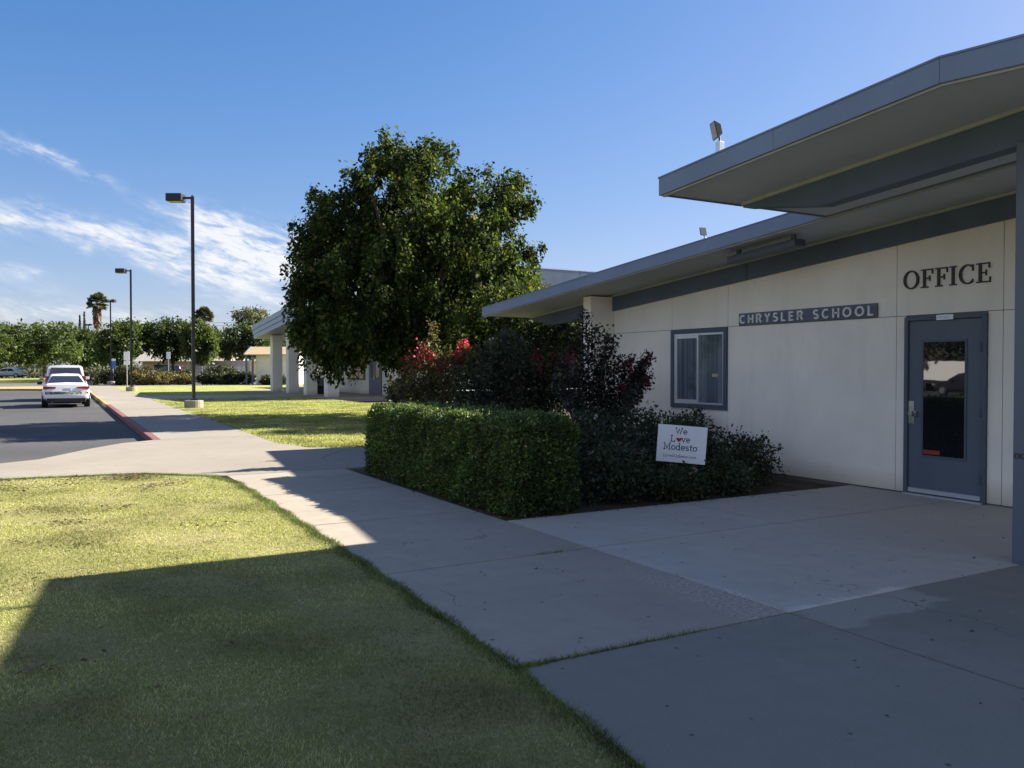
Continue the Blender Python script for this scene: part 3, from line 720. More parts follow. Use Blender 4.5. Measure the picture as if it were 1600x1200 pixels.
# ------------------------------------------------------------ light fittings
FX = thing('soffit_light', 'long grey strip light hung under the lower roof soffit left of the sign', 'light fitting', (8.62,8.2,zl(8.2)))
def sl2(y, o): return zl(y)+o
MB().pyz([(7.57,sl2(7.57,-.17)),(8.8,sl2(8.8,-.17)),(8.8,sl2(8.8,-.075)),(7.57,sl2(7.57,-.075))], 8.52, 8.72).build('housing', 'frame', FX, bevel=.01)
for y in (7.68, 8.66): MB().box(8.60, 8.64, y-.03, y+.03, sl2(y,-.08), sl2(y,-.002)).build('bracket', 'beam', FX)
def flood(name, lab, px, X, zf, top, s, face):
    Z = 1495.8*X/(px-60); Y = (Z-SN*X)/CS; z = zf(Y)+top
    f = thing(name, lab, 'light fitting', (X+.05,Y,z), 'floodlights on the office roof edges')
    MB().cyl((X+.05,Y,z-.01),(X+.05,Y,z+.09*s),.018*s,n=8).build('stem', 'galv', f)
    MB().box(X+.05-.045*s, X+.05+.045*s, Y-.045*s, Y+.045*s, z+.07*s, z+.23*s).build('junction_box', 'alum', f, bevel=.004)
    c = Vector((X+.02, Y+.04*s, z+.40*s)); n_ = Vector(face).normalized(); r_ = n_.cross(Vector((0,0,1))).normalized(); u_ = r_.cross(n_)
    MB().cyl((X+.05,Y,z+.23*s), c-n_*.05*s, .014*s, n=8).build('knuckle', 'plastic', f)
    m = MB(); A = [c+r_*i*.10*s+u_*j*.13*s+n_*.03*s for i,j in ((-1,-1),(1,-1),(1,1),(-1,1))]; B = [c+r_*i*.055*s+u_*j*.07*s-n_*.075*s for i,j in ((-1,-1),(1,-1),(1,1),(-1,1))]
    m.loft([A,B]); hd = m.build('lamp_head', 'flood', f, bevel=.004)
    MB().obox(c+n_*.033*s, r_, u_, n_, .085*s, .115*s, .003).build('lens', 'lens', hd)
    return f
flood('floodlight', 'dark square floodlight on white box above the canopy corner', 1117, 5.74, zu, .175, .66, (-.9,.35,-.22))
flood('floodlight', 'small grey floodlight on the lower roof edge beneath the canopy', 1097, 8.3, zl, .12, .5, (-.3,-.8,.35))

# ------------------------------------------------------------ street lamps
def lamp_at(px, Z, lab, two=False, h=8.35):
    x, y = at(px, Z); t = thing('street_lamp', lab, 'street lamp', (x,y,-.02), 'dark square-headed car park lamps')
    MB().cyl((x,y,-.1),(x,y,.29),.36,.36,24).build('concrete_base', 'base', t, bevel=.02)
    p = MB().box(x-.06,x+.06,y-.06,y+.06,.34,h).build('pole', 'pole', t)
    MB().box(x-.14,x+.14,y-.14,y+.14,.292,.36).build('base_plate', 'pole', t, bevel=.01)
    k2 = .5 if two else 1.
    for s_ in ((-1,1) if two else (-1,)):
        d_ = Vector((CS*.93, -SN*.93, 0))*s_; d_.normalize(); q = Vector((d_.y,-d_.x,0)); u_ = Vector((0,0,1))
        c0 = Vector((x,y,h-.06))
        MB().obox(c0+d_*.22*k2, d_, q, u_, .17*k2, .035, .04).build('arm', 'pole', t)
        hd = MB().obox(c0+d_*.66*k2, d_, q, u_, .31*k2, .24, .15).build('lamp_head', 'pole', t, bevel=.015)
        MB().obox(c0+d_*.66*k2-u_*.158, d_, q, u_, .27*k2, .2, .006).build('lens', 'lens', hd)
    MB().cyl((x,y,h+.001),(x,y,h+.06),.03,n=8).build('cap', 'pole', t)
    return t
lamp_at(302.5, 33, 'nearest and tallest dark street lamp, on round concrete base beside the side lawn')
lamp_at(205.5, 57.5, 'second street lamp along the sidewalk, single head, between nearest lamp and parked cars')
lamp_at(173.5, 83, 'far street lamp with a pair of heads, beside the palm', True)
lamp_at(139, 128, 'farthest small street lamp in front of the dark trees, left of the palm', True)

# ------------------------------------------------------------ parking signs
def psign(px, Z, h, parts, lab, w_=.3):
    x, y = at(px, Z); t = thing('parking_sign', lab, 'sign', (x,y,0), 'signs on posts along the car park')
    MB().cyl((x,y,-.1),(x,y,h),.03,n=8).build('post', 'galv', t)
    r_ = Vector((CS,-SN,0)); n_ = Vector((-SN,-CS,0))
    for z0, z1, mt in parts:
        c = Vector((x,y,(z0+z1)/2))+n_*.04; MB().obox(c, r_, Vector((0,0,1)), n_, w_, (z1-z0)/2, .006).build('plate', mt, t)
    return t
psign(198.5, 66, 2.9, [(2.2,2.9,'white'),(1.85,2.15,'white')], 'white sign on thin post just left of second lamp', .23)
psign(177, 84, 2.6, [(1.55,2.30,'bluesign'),(2.33,2.55,'white')], 'blue sign with white top on post behind the long dark bush', .24)
psign(263.5, 92, 3.4, [(2.6,3.4,'white')], 'narrow white sign on pale post left of the tan bush', .22)

# ------------------------------------------------------------ vehicles
def car(name, lab, body, loc, rz, kind, L=4.8, Wd=1.84, Hh=1.44, group=None):
    """built with its rear at y=0 and nose at y=L, about x=0"""
    t = thing(name, lab, 'car', (0,0,0), group)
    suv = kind == 'suv'; hw = Wd/2; k = Hh/1.44; zs = (.98 if not suv else 1.12)*1.0
    zb = .30 if not suv else .42
    def sec(y, w_, zb_, zt, crown_=.03):
        half = [(w_*.80,zb_),(w_*.95,zb_+.08),(w_,zb_+.28),(w_*.99,zt-.22),(w_*.93,zt-.06),(w_*.82,zt),(w_*.35,zt+crown_)]
        return [(x_,y,z_) for x_,z_ in half]+[(-x_,y,z_) for x_,z_ in half[::-1]]
    if suv:
        st = [(0,.93,.5,1.00),(.04,.97,.45,1.10),(.35,1,.40,zs+.02),(1.2,1,.38,zs),(2.6,1,.38,zs),(3.6,.99,.38,zs-.02),(4.3,.98,.38,1.05),(4.85,.93,.42,.95),(L,.84,.5,.78)]
    else:
        st = [(0,.86,.42,.80),(.03,.92,.36,.98),(.15,.95,.32,1.03),(.6,.985,.28,1.02),(1.3,1,.27,.97),(2.6,1,.27,.94),(3.5,.99,.27,.90),(4.2,.96,.28,.78),(4.6,.90,.30,.66),(L,.78,.36,.55)]
    mb = MB().loft([sec(y, hw*w_, a, b) for y,w_,a,b in st])
    bd = mb.build('body', body, t, org=(0,0,0), smooth=True)
    bd.data.set_sharp_from_angle(angle=R(38)) if hasattr(bd.data,'set_sharp_from_angle') else None
    # cabin: rear base, roof rear, roof front, screen base
    if suv: cab = [(.10,zs-.04,.90),(.45,Hh-.05,.74),(.9,Hh,.72),(2.5,Hh+.0,.72),(2.95,Hh-.06,.72),(3.85,zs-.05,.86)]
    else: cab = [(.62,1.0,.80),(1.45,Hh-.07,.62),(1.9,Hh-.01,.61),(2.6,Hh,.61),(2.95,Hh-.05,.62),(3.75,.90,.82)]
    zc = zs-.12
    def csec(y, zt, wr):
        wb_ = hw*.90; wt = hw*wr*1.06
        if zt < zc+.12: wt = wb_*.97
        return [(wb_,y,zc),(wt+.01,y,zt-.05),(wt*.9,y,zt),(0,y,zt+.02),(-wt*.9,y,zt),(-wt-.01,y,zt-.05),(-wb_,y,zc)]
    cb = MB().loft([csec(*c) for c in cab]).build('roof', body, t, org=(0,0,0), smooth=True)
    if hasattr(cb.data,'set_sharp_from_angle'): cb.data.set_sharp_from_angle(angle=R(38))
    def quadp(nm_, pts, mat, par, th=.012):
        v = [Vector(p) for p in pts]; nn = (v[1]-v[0]).cross(v[2]-v[0]).normalized()
        MB().loft([[p for p in v],[p+nn*th for p in v]]).build(nm_, mat, par, org=(0,0,0))
    # rear window
    (y0,z0,w0),(y1,z1,w1) = cab[0], cab[1]
    f0, f1 = .16, .90
    def lp(f, e=0): 
        y = y0+(y1-y0)*f; z = z0+(z1-z0)*f
        wtop0 = hw*.86; wtop1 = hw*w1*.93
        return y, z, (wtop0+(wtop1-wtop0)*f)
    ya, za, wa = lp(f0); yb, zb2, wb2 = lp(f1); e = Vector((0,-(z1-z0),(y1-y0))).normalized()*.02
    quadp('rear_window', [(-wa*.93,ya+e.y,za+e.z),(wa*.93,ya+e.y,za+e.z),(wb2*.93,yb+e.y,zb2+e.z),(-wb2*.93,yb+e.y,zb2+e.z)], 'carglass', t)
    (y5,z5,w5),(y4,z4,w4) = cab[5], cab[4]
    quadp('windscreen', [(hw*.76,y5-.06,z5+.06),(-hw*.76,y5-.06,z5+.06),(-hw*w4*.9,y4+.05,z4+.0),(hw*w4*.9,y4+.05,z4+.0)], 'carglass', t)
    for s_ in (-1,1):
        zz0, zz1 = zs+.0, Hh-.10
        def sx(z, wr=.66): 
            f = (z-zc)/(Hh-.05-zc); return s_*(hw*.90+(hw*cab[2][2]*1.06+.01-hw*.90)*f+.006)
        spans = ((.5,1.35,.85,1.3),(1.42,2.3,1.42,2.3),(2.38,3.55,2.38,2.95)) if suv else ((1.25,2.2,1.62,2.2),(2.28,3.4,2.28,2.85))
        for (a,b,c,d_) in spans:
            q = [(sx(zz0),a,zz0),(sx(zz0),b,zz0),(sx(zz1),d_,zz1),(sx(zz1),c,zz1)]
            if s_ < 0: q = q[::-1]
            quadp('side_window', q, 'carglass', t)
        # tail lights
        if suv: q = MB().box(s_*(hw-.17)-.08, s_*(hw-.17)+.09, -.012, .14, .95, 1.30)
        else: q = MB().loft([[(s_*(hw-.05),-.0,.80),(s_*(hw-.05),.12,.80),(s_*(hw-.05),.12,.93),(s_*(hw-.05),-.0,.93)],[(s_*(hw-.52),-.035,.84),(s_*(hw-.52),.05,.84),(s_*(hw-.52),.05,.90),(s_*(hw-.52),-.035,.90)]])
        q.build('tail_light', 'tail', t, org=(0,0,0))
        m = MB().obox((s_*(hw+.10),3.05 if not suv else 3.2,zs+.05), (1,0,0),(0,1,0),(0,0,1), .10,.06,.075); m.build('wing_mirror', body if suv else 'plastic', t, org=(0,0,0), bevel=.02)
        MB().box(s_*(hw-.22)-.12, s_*(hw-.22)+.12, L-.14, L-.02, .62 if not suv else .78, .72 if not suv else .9).build('headlight', 'lens', t, org=(0,0,0))
        for yw in ((.95, L-.95)):
            r_ = .33 if not suv else .39; zc_ = r_; 
            wl = MB().cyl((s_*(hw-.22),yw,zc_),(s_*(hw+.008),yw,zc_),r_,n=24).build('wheel', 'tyre', t, org=(0,0,0), bevel=.02)
            MB().cyl((s_*(hw-.02),yw,zc_),(s_*(hw+.02),yw,zc_),r_*.66,r_*.6,n=18).build('rim', 'rim', wl, org=(0,0,0))
    # bumper, plate, sill, badge
    MB().box(-hw*.80, hw*.80, -.025, .25, .24 if not suv else .36, .42 if not suv else .60).build('bumper', 'plastic', t, org=(0,0,0), bevel=.02)
    MB().box(-.16, .16, -.045, -.03 if not suv else .02, .72, .84).build('number_plate', 'plate', t, org=(0,0,0))
    MB().box(-hw*.78, hw*.78, .8, L-.4, .16, .30).build('underbody', 'plastic', t, org=(0,0,0))
    for s_ in (-.55,.55): MB().cyl((s_,-.02,.27),(s_,.1,.27),.04,n=10).build('exhaust', 'rim', t, org=(0,0,0))
    MB().box(-.015,.015,1.5,1.62,Hh+.0,Hh+.05).build('antenna', body, t, org=(0,0,0))
    t.location = loc; t.rotation_euler = (0,0,rz)
    return t
x, y = at(103.5, 35.6); car('parked_car', 'white sedan seen from behind, parked at the red kerb', 'carwhite', (x,y,-.13), R(-.6), 'sedan')
x, y = at(102.5, 42.6); car('parked_car', 'silver SUV parked in front of the white sedan', 'silver', (x,y,-.13), R(-.6), 'suv', 5.1, 2.0, 1.84)
x, y = at(40, 124); car('parked_car', 'small distant white sedan side-on beyond the street at far left edge', 'carwhite', (x,y,.22), YAW*-1+R(96), 'sedan')
x, y = at(289, 122); car('parked_car', 'dark distant car in the shade under the street trees beside the grey fence', 'carblack', (x,y,.22), YAW*-1+R(80), 'suv', 4.8,1.9,1.75)
x, y = at(20, 140); car('parked_car', 'black distant car in shade behind the far white sedan', 'carblack', (x,y,.5), YAW*-1+R(88), 'suv', 4.8,1.9,1.75)

# ------------------------------------------------------------ colonnade building
CB = thing('colonnade_building', 'low white classroom block with banded gable roof on square columns behind the tree', 'building', (18,44,0))
def zc3(y): return 3.62+SL*(9.5-abs(y-50))
def g3(a,b,y0=40.5,y1=59.5): return [(y0,zc3(y0)+a),(50,zc3(50)+a),(y1,zc3(y1)+a),(y1,zc3(y1)+b),(50,zc3(50)+b),(y0,zc3(y0)+b)]
rf = MB().pyz(g3(.05,.88), 13.12, 27).build('roof', 'roofing', CB)
for i,(a,b,x0) in enumerate(((0,.30,13.10),(.305,.6,13.04),(.605,.92,12.98))):
    m = MB().pyz(g3(a,b), x0, x0+.14); 
    m.box(x0+.14, 27, 59.5-.02, 59.5+.05, zc3(59.5)+a, zc3(59.5)+b)
    m.build('fascia', 'brownfloor', rf)
MB().pyz(g3(.0,.04,40.6,59.4), 13.25, 27).build('soffit', 'cream', rf)
for y in (44.4,48.5,52.5,56.6): MB().box(13.7,14.35,y,y+.65,-.1,zc3(y+.6)).build('column', 'stucco_w', CB)
MB().pyz([(43,-.1),(58.5,-.1),(58.5,zc3(58.5)-.01),(50,zc3(50)-.01),(43,zc3(43)-.01)], 17.4, 17.7).build('wall', 'stucco_w', CB)
MB().box(17.7,26.5,58.2,58.5,-.1,3.6).build('end_wall', 'stucco_w', CB); MB().box(17.7,26.5,43,43.3,-.1,3.7).build('end_wall', 'stucco_w', CB)
w3 = MB()
Ya, Yb = (F*CH)/1, 0
def wy(px): return (1495.8*17.4/(px-60)-SN*17.4)/CS
a, b = wy(571), wy(547)
fw = MB().box(17.33,17.40,a,b,.85,2.15).build('window', 'winframe', CB)
n3 = 3; 
for i in range(n3):
    p0 = a+.08+(b-a-.08)*i/n3; p1 = a+(b-a-.08)*(i+1)/n3+.0
    MB().box(17.318,17.328,p0+.04,p1-.06,.95,2.05).build('pane', 'glass_far', fw)
a, b = wy(597), wy(578)
dd_ = MB().box(17.33,17.40,a,b,0,2.2).build('double_door', 'door', CB)
for i in range(2):
    p0 = a+(b-a)*(i*.5+.14); p1 = a+(b-a)*(i*.5+.36); MB().box(17.318,17.328,p0,p1,1.0,2.0).build('pane', 'glass_far', dd_)
    MB().box(17.27,17.325,a+(b-a)*(.46+.06*i),a+(b-a)*(.48+.06*i),.9,1.15).build('door_handle', 'steel', dd_)
x, y = 15.6, 53.0
bn = thing('bench', 'black bench between the far white columns', 'bench', (14.9,51.2,0))
MB().box(14.6,15.2,49.9,51.9,.44,.50).build('seat', 'plastic', bn); MB().box(15.2,15.25,49.9,51.9,.5,1.0).build('backrest', 'plastic', bn)
for yy in (50.0,51.75): MB().box(14.65,15.2,yy,yy+.06,0,.44).build('leg', 'plastic', bn)

# rear wing glimpsed above the lower roof
RW = thing('rear_wing', 'blue-grey flat fascia of the tall rear hall rising behind the lower office roof', 'building', (40,56,0))
r2 = MB().box(29.1,60,50.1,70,7.5,8.5).build('roof', 'roofing', RW)
m = MB()
for i in range(6): m.box(28.9+i*5.2, 28.9+(i+1)*5.2-.03, 50, 50.09, 7.45, 8.6)
m.build('fascia', 'blue', r2); MB().box(28.9,60,49.99,50.1,8.602,8.66).build('drip_edge', 'alum', r2)
MB().box(28.95,29.08,50.1,70,7.45,8.6).build('side_fascia', 'blue', r2)
MB().box(31,59,51,69,-.1,7.49).build('wall', 'stucco_w', RW)
LWG = thing('low_wing', 'low white wall glimpsed through the shrubs beyond the office end', 'building', (22,30,0))
MB().box(18.5,30,30,38,-.1,2.3).build('wall', 'stucco_w', LWG); MB().box(18.2,30.3,29.7,38.3,2.31,2.5).build('roof', 'roofing', LWG)

# shed
sx_, sy_ = at(410, 81); SH = thing('shed', 'small white shed with tan ribbed gable roof and dark porch posts near the fence', 'shed', (sx_,sy_,0), rz=-YAW)
def shed(fn): return fn
ORG[SH.name] = (0,0,0)
MB().box(-.6,3.4,0,3.5,0,2.95).build('wall', 'stucco_w', SH)
m = MB(); 
for i in range(34):
    xx = -1.6+i*.16
    m.add([(xx,-.5,2.95),(xx+.10,-.5,2.95),(xx+.10,1.75,3.72),(xx,1.75,3.72)],[(0,1,2,3)]); m.add([(xx+.11,-.5,2.98),(xx+.15,-.5,2.98),(xx+.15,1.75,3.75),(xx+.11,1.75,3.75)],[(0,1,2,3)])
m.loft([[(-1.6,-.5,2.86),(-1.6,1.75,3.62),(-1.6,4,2.86),(-1.6,4,2.93),(-1.6,1.75,3.70),(-1.6,-.5,2.94)],[(3.9,-.5,2.86),(3.9,1.75,3.62),(3.9,4,2.86),(3.9,4,2.93),(3.9,1.75,3.70),(3.9,-.5,2.94)]])
m.build('roof', 'tanroof', SH)
MB().loft([[(-1.66,-.55,2.80),(-1.66,1.75,3.62),(-1.66,1.75,3.80),(-1.66,-.55,2.97)],[(-1.61,-.55,2.80),(-1.61,1.75,3.62),(-1.61,1.75,3.80),(-1.61,-.55,2.97)]]).build('barge_board', 'beam', SH)
for xx, yy in ((-1.45,-.3),(-.85,-.3),(-1.45,3.3)): MB().box(xx-.07,xx+.07,yy-.07,yy+.07,0,2.86).build('post', 'beam', SH)
MB().box(.0,3.5,-.06,-.01,0,.18).build('plinth', 'bluesign', SH)

# board fence
FN = thing('board_fence', 'weathered grey board fence between the shed and street trees', 'fence', (*at(340,108),0))
p0 = Vector((*at(292,112),0)); p1 = Vector((*at(392,102),0)); dv = (p1-p0); Ln = dv.length; dv.normalize(); q = Vector((dv.y,-dv.x,0))
m = MB(); n = int(Ln/.17)
for i in range(n):
    c = p0+dv*(.17*i+.08); hh = 2.55+random.uniform(-.03,.03); m.obox((c.x,c.y,hh/2), dv, q, (0,0,1), .078, .012, hh/2)
m.build('boards', 'wood', FN)
m = MB()
for i in range(0, n, 14):
    c = p0+dv*(.17*i)-q*.06; m = MB().obox((c.x,c.y,1.3), dv, q, (0,0,1), .05,.05,1.3); m.build('post', 'wood', FN)
# chain-link fence beside the office end wall
def chain(p0, p1, h, lab, s=.07, posts=4, rad=.0022):
    t = thing('chain_link_fence', lab, 'fence', (p0[0],p0[1],0)); a = Vector((*p0,0)); b = Vector((*p1,0)); d_ = b-a; L = d_.length; d_.normalize(); m = MB()
    k = -h
    while k < L:
        for sgn in (0,1):
            u0, u1 = (k, k+h); z0, z1 = (0, h) if sgn == 0 else (h, 0)
            if u0 < 0: f = (0-u0)/(u1-u0); z0 = z0+(z1-z0)*f; u0 = 0
            if u1 > L: f = (L-u0)/(u1-u0); z1 = z0+(z1-z0)*f; u1 = L
            if u1 > u0: m.cyl(a+d_*u0+Vector((0,0,z0+.03)), a+d_*u1+Vector((0,0,z1+.03)), rad, n=4, caps=False)
        k += s
    m.build('mesh', 'galv', t)
    for i in range(posts):
        c = a+d_*(L*i/(posts-1)); MB().cyl((c.x,c.y,-.1),(c.x,c.y,h+.06),.025,n=8).build('post', 'galv', t)
    MB().cyl(a+Vector((0,0,h+.03)), b+Vector((0,0,h+.03)), .02, n=8).build('rail', 'galv', t)
chain((7.0,15.9),(13.0,15.9), 1.05, 'low chain-link fence glimpsed between the dark shrubs left of the office')
chain(at(305,98), at(385,94), 1.8, 'distant chain-link fence in front of the grey boards', .3, 8, .012)
# background house
hx, hy = at(278, 140); HS = thing('house', 'distant tan house with grey-green roof beneath the street trees', 'building', (hx,hy,0), rz=-YAW); ORG[HS.name] = (0,0,0)
MB().box(-6,8,0,8,0,2.9).build('wall', 'tanroof', HS)
MB().loft([[(-7,-1,2.8),(-7,4,5.0),(-7,9,2.8)],[(9,-1,2.8),(9,4,5.0),(9,9,2.8)]]).build('roof', 'wood', HS)
MB().box(-4,-1.5,-.06,-.01,1,2.2).build('window', 'glass_far', HS); MB().box(2,6,-.06,-.01,.0,2.3).build('garage_door', 'white', HS)
hx, hy = at(350, 150); HS2 = thing('house', 'distant pale house roof showing above the grey fence', 'building', (hx,hy,0), rz=-YAW); ORG[HS2.name] = (0,0,0)
MB().box(-7,9,0,8,0,3.0).build('wall', 'stucco_w', HS2)
MB().loft([[(-8,-1,2.9),(-8,4,4.6),(-8,9,2.9)],[(10,-1,2.9),(10,4,4.6),(10,9,2.9)]]).build('roof', 'roofing', HS2)

# ------------------------------------------------------------ big tree
tx, ty = 10.2, 24.6
BT = thing('broadleaf_tree', 'large dense dark green broadleaf tree behind the clipped hedge', 'tree', (tx,ty,0))
def loc(u, v, z): # u = across the view, v = away
    r_ = Vector((CS,-SN)); f_ = Vector((SN,CS)); return (tx+r_.x*u+f_.x*v, ty+r_.y*u+f_.y*v, z)
LB = [(-2.95,-.5,2.6,.75,.8),(-2.95,-.3,3.4,.75,.75),(-2.75,-.2,6.3,.85,.8),(-3.0,-.2,5.0,.8,.9),(-2.4,-1.2,2.1,.9,.5),(-3.1,-.2,5.9,.6,.5),(-3.2,0,4.1,.7,.6),(3.55,0,5.3,.55,.5),(3.4,-.2,6.9,.55,.45),(-1.3,0,8.3,.7,.5),(1.0,0,8.3,.6,.5),(3.6,0,4.2,.6,.6),(-1.1,-.2,7.35,1.35,1.3),(.5,.3,7.3,1.35,1.35),(-.2,-.3,8.1,.6,.5),(2.7,.2,6.85,1.2,1.0),(1.7,-.5,6.3,1.3,1.2),(-2.2,-.2,6.2,1.35,1.2),(-2.9,.5,5.2,1.0,1.1),(0,-.8,5.6,2.0,1.8),
      (2.4,-.6,5.1,1.35,1.2),(-2.5,-.6,4.2,1.3,1.4),(-2.6,-.4,2.9,1.25,1.15),(-.8,-1.6,3.8,1.8,1.7),(1.2,-1.4,3.6,1.7,1.6),(2.8,-.8,3.8,1.1,1.2),(3.6,.0,3.0,1.0,.85),(-1.2,-1.4,2.6,1.7,.95),(.8,-1.2,2.5,1.7,.9),(2.4,-.6,2.5,1.3,.95),
      (-2.0,2.2,4.4,2.0,2.2),(.6,2.8,4.6,2.2,2.3),(2.2,2.2,4.0,1.8,1.8),(0,1.6,6.4,2.2,1.5),(4.4,.8,2.6,.8,.6)]
lobes = []
for u,v,z,r_,rz_ in LB:
    c = loc(u*.95+.12,v,z); lobes.append((*c, r_*.93, r_, rz_*.97))
P, D, C = crown(lobes, 780, 1, .0, .42)
k_ = 6; C2 = np.repeat(P, k_, 0)+rng.normal(size=(len(P)*k_,3))*.20+np.array([0,0,-.05]); D2 = np.repeat(D, k_, 0)
n_l = 44; P = (C2[:,None,:]+rng.normal(size=(len(C2),n_l,3))*np.array([.085,.085,.13])).reshape(-1,3); D = np.repeat(D2, n_l, 0)
# scattered twigs reaching out of the outline
m_ = 150; T0 = C[rng.choice(len(C), m_)]; o_ = unit(T0-np.array([tx,ty,4.6])); tt = rng.random((m_,26,1))**1.3*.6
Pt = (T0[:,None,:]+o_[:,None,:]*tt+rng.normal(size=(m_,26,3))*.06).reshape(-1,3); P = np.concatenate([P,Pt]); D = np.concatenate([D, np.repeat(o_,26,0)])
V = leaves(P, .115, D*.6, droop=1.1, asp=.6)
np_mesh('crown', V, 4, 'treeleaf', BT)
m = MB(); m.tube([(tx,ty,-.05),(tx+.05,ty,.6),(tx,ty+.05,1.6),(tx,ty,2.4)], [.34,.25,.22,.19], 12)
limbs(m, (tx,ty,1.5), .15, [C[i] for i in rng.choice(len(C), 46, replace=False)], 6)
m.build('trunk', 'bark', BT)
# lit broadleaf tree by the end of the lower roof
def simple_tree(name, lab, x, y, lobes, mat, clus, per, spread, size, trunk_r, trunk_h, cat='tree', group=None, bark='bark', asp=.6, droop=.3, nl=14, shell=.4):
    t = thing(name, lab, cat, (x,y,0), group)
    Lw = [(x+a, y+b, c, d_, e, f) for a,b,c,d_,e,f in lobes]
    P, D, C = crown(Lw, clus, per, spread, shell)
    P[:,2] = np.maximum(P[:,2], .03)
    np_mesh('crown', leaves(P, size, D, droop, asp), 4, mat, t)
    m = MB(); m.tube([(x,y,-.1),(x,y,trunk_h*.5),(x+.02,y,trunk_h)], [trunk_r*1.2, trunk_r, trunk_r*.8], 8)
    limbs(m, (x,y,trunk_h*.7), trunk_r*.6, [C[i] for i in rng.choice(len(C), min(nl,len(C)), replace=False)], 5)
    m.build('trunk', bark, t)
    return t, C
x, y = at(838, 23)
simple_tree('broadleaf_tree', 'smaller light green tree beyond the tip of the lower office roof', x, y, [(0,0,2.6,1.2,1.2,1.0),(-.5,.3,3.3,1.0,1.0,.7),(.7,-.4,2.4,1.0,1.0,.9),(-1.2,.6,2.4,1.0,1.0,1.0),(1.6,-.6,2.0,1.0,1.0,1.0),(0,0,1.3,1.6,1.6,.9),(1.5,-.8,1.2,1.1,1.1,.8),(-1.4,.8,1.2,1.1,1.1,.9)], 'treeleaf', 900, 30, .15, .12, .09, 1.5)

# ------------------------------------------------------------ box hedge
HX0, HX1, HY0, HY1, HZ = 4.27, 5.17, 7.59, 11.85, .985
HG = thing('clipped_hedge', 'clipped box hedge with square corners between the walk and rose bed', 'hedge', ((HX0+HX1)/2,(HY0+HY1)/2,0))
def hedge_pts(n):
    A = {'top':(HX1-HX0)*(HY1-HY0), 'x0':(HY1-HY0)*HZ, 'x1':(HY1-HY0)*HZ, 'y0':(HX1-HX0)*HZ, 'y1':(HX1-HX0)*HZ}; T = sum(A.values()); Ps=[]; Ds=[]
    for k_, a in A.items():
        wgt = {'top':1.3,'x0':1.2,'x1':.5,'y0':1.3,'y1':.5}[k_]
        c = int(n*a/T*wgt); u = rng.random(c); v = rng.random(c); X = HX0+(HX1-HX0)*u; Y = HY0+(HY1-HY0)*v; Zz = v*HZ
        if k_ == 'top': p = np.stack([X, Y, np.full(c,HZ)],1); d_ = (0,0,1)
        elif k_ == 'x0': p = np.stack([np.full(c,HX0), HY0+(HY1-HY0)*u, Zz],1); d_ = (-1,0,0)
        elif k_ == 'x1': p = np.stack([np.full(c,HX1), HY0+(HY1-HY0)*u, Zz],1); d_ = (1,0,0)
        elif k_ == 'y0': p = np.stack([X, np.full(c,HY0), Zz],1); d_ = (0,-1,0)
        else: p = np.stack([X, np.full(c,HY1), Zz],1); d_ = (0,1,0)
        Ps.append(p); Ds.append(np.tile(d_,(c,1)))
    P = np.concatenate(Ps); D = np.concatenate(Ds).astype(float)
    bump = .028*np.sin(P[:,0]*5.3+P[:,2]*4)*np.sin(P[:,1]*4.1+P[:,2]*3.1)+.02*np.sin(P[:,1]*11+P[:,0]*7)*np.sin(P[:,2]*9+P[:,0]*5)
    cc = np.array([(HX0+HX1)/2, (HY0+HY1)/2, HZ/2]); 
    # round the corners a little, undulate, and let the sprigs sit at varied depth
    inset = .05*np.abs(rng.normal(size=len(P)))-.012
    P = P-D*(inset-bump)[:,None]
    e = np.minimum(np.abs(P[:,0]-HX0), np.abs(P[:,0]-HX1)); ez = HZ-P[:,2]; ey = np.minimum(np.abs(P[:,1]-HY0), np.abs(P[:,1]-HY1))
    for (a,b,ax) in ((e,ez,0),(ey,ez,1)):
        k_ = np.clip(.09-np.maximum(a,b), 0, 1)*.5; P[:,2] -= k_; P[:,ax] += np.sign(cc[ax]-P[:,ax])*k_
    P[:,2] = P[:,2].clip(.01); return P, D
P, D = hedge_pts(15000)
P3 = (P[:,None,:]+rng.normal(size=(len(P),9,3))*.018).reshape(-1,3); D3 = np.repeat(D,9,0)
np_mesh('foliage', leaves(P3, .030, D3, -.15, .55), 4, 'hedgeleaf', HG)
# sprigs standing proud of the trimmed top
m_ = 260; sp = np.stack([rng.uniform(HX0+.05,HX1-.05,m_), rng.uniform(HY0+.05,HY1-.05,m_), np.full(m_,HZ)],1)
tt = rng.random((m_,16,1)); hgt = (.03+.07*rng.random((m_,1,1))**2)
Q = sp[:,None,:]+np.concatenate([rng.normal(size=(m_,16,2))*.008, tt*hgt],2)
np_mesh('sprigs', leaves(Q.reshape(-1,3), .028, None, -.5, .5), 4, 'hedgeleaf', HG)
MB().box(HX0+.07,HX1-.07,HY0+.07,HY1-.07,-.03,HZ-.09).build('inner_twigs', 'darkleaf', HG)

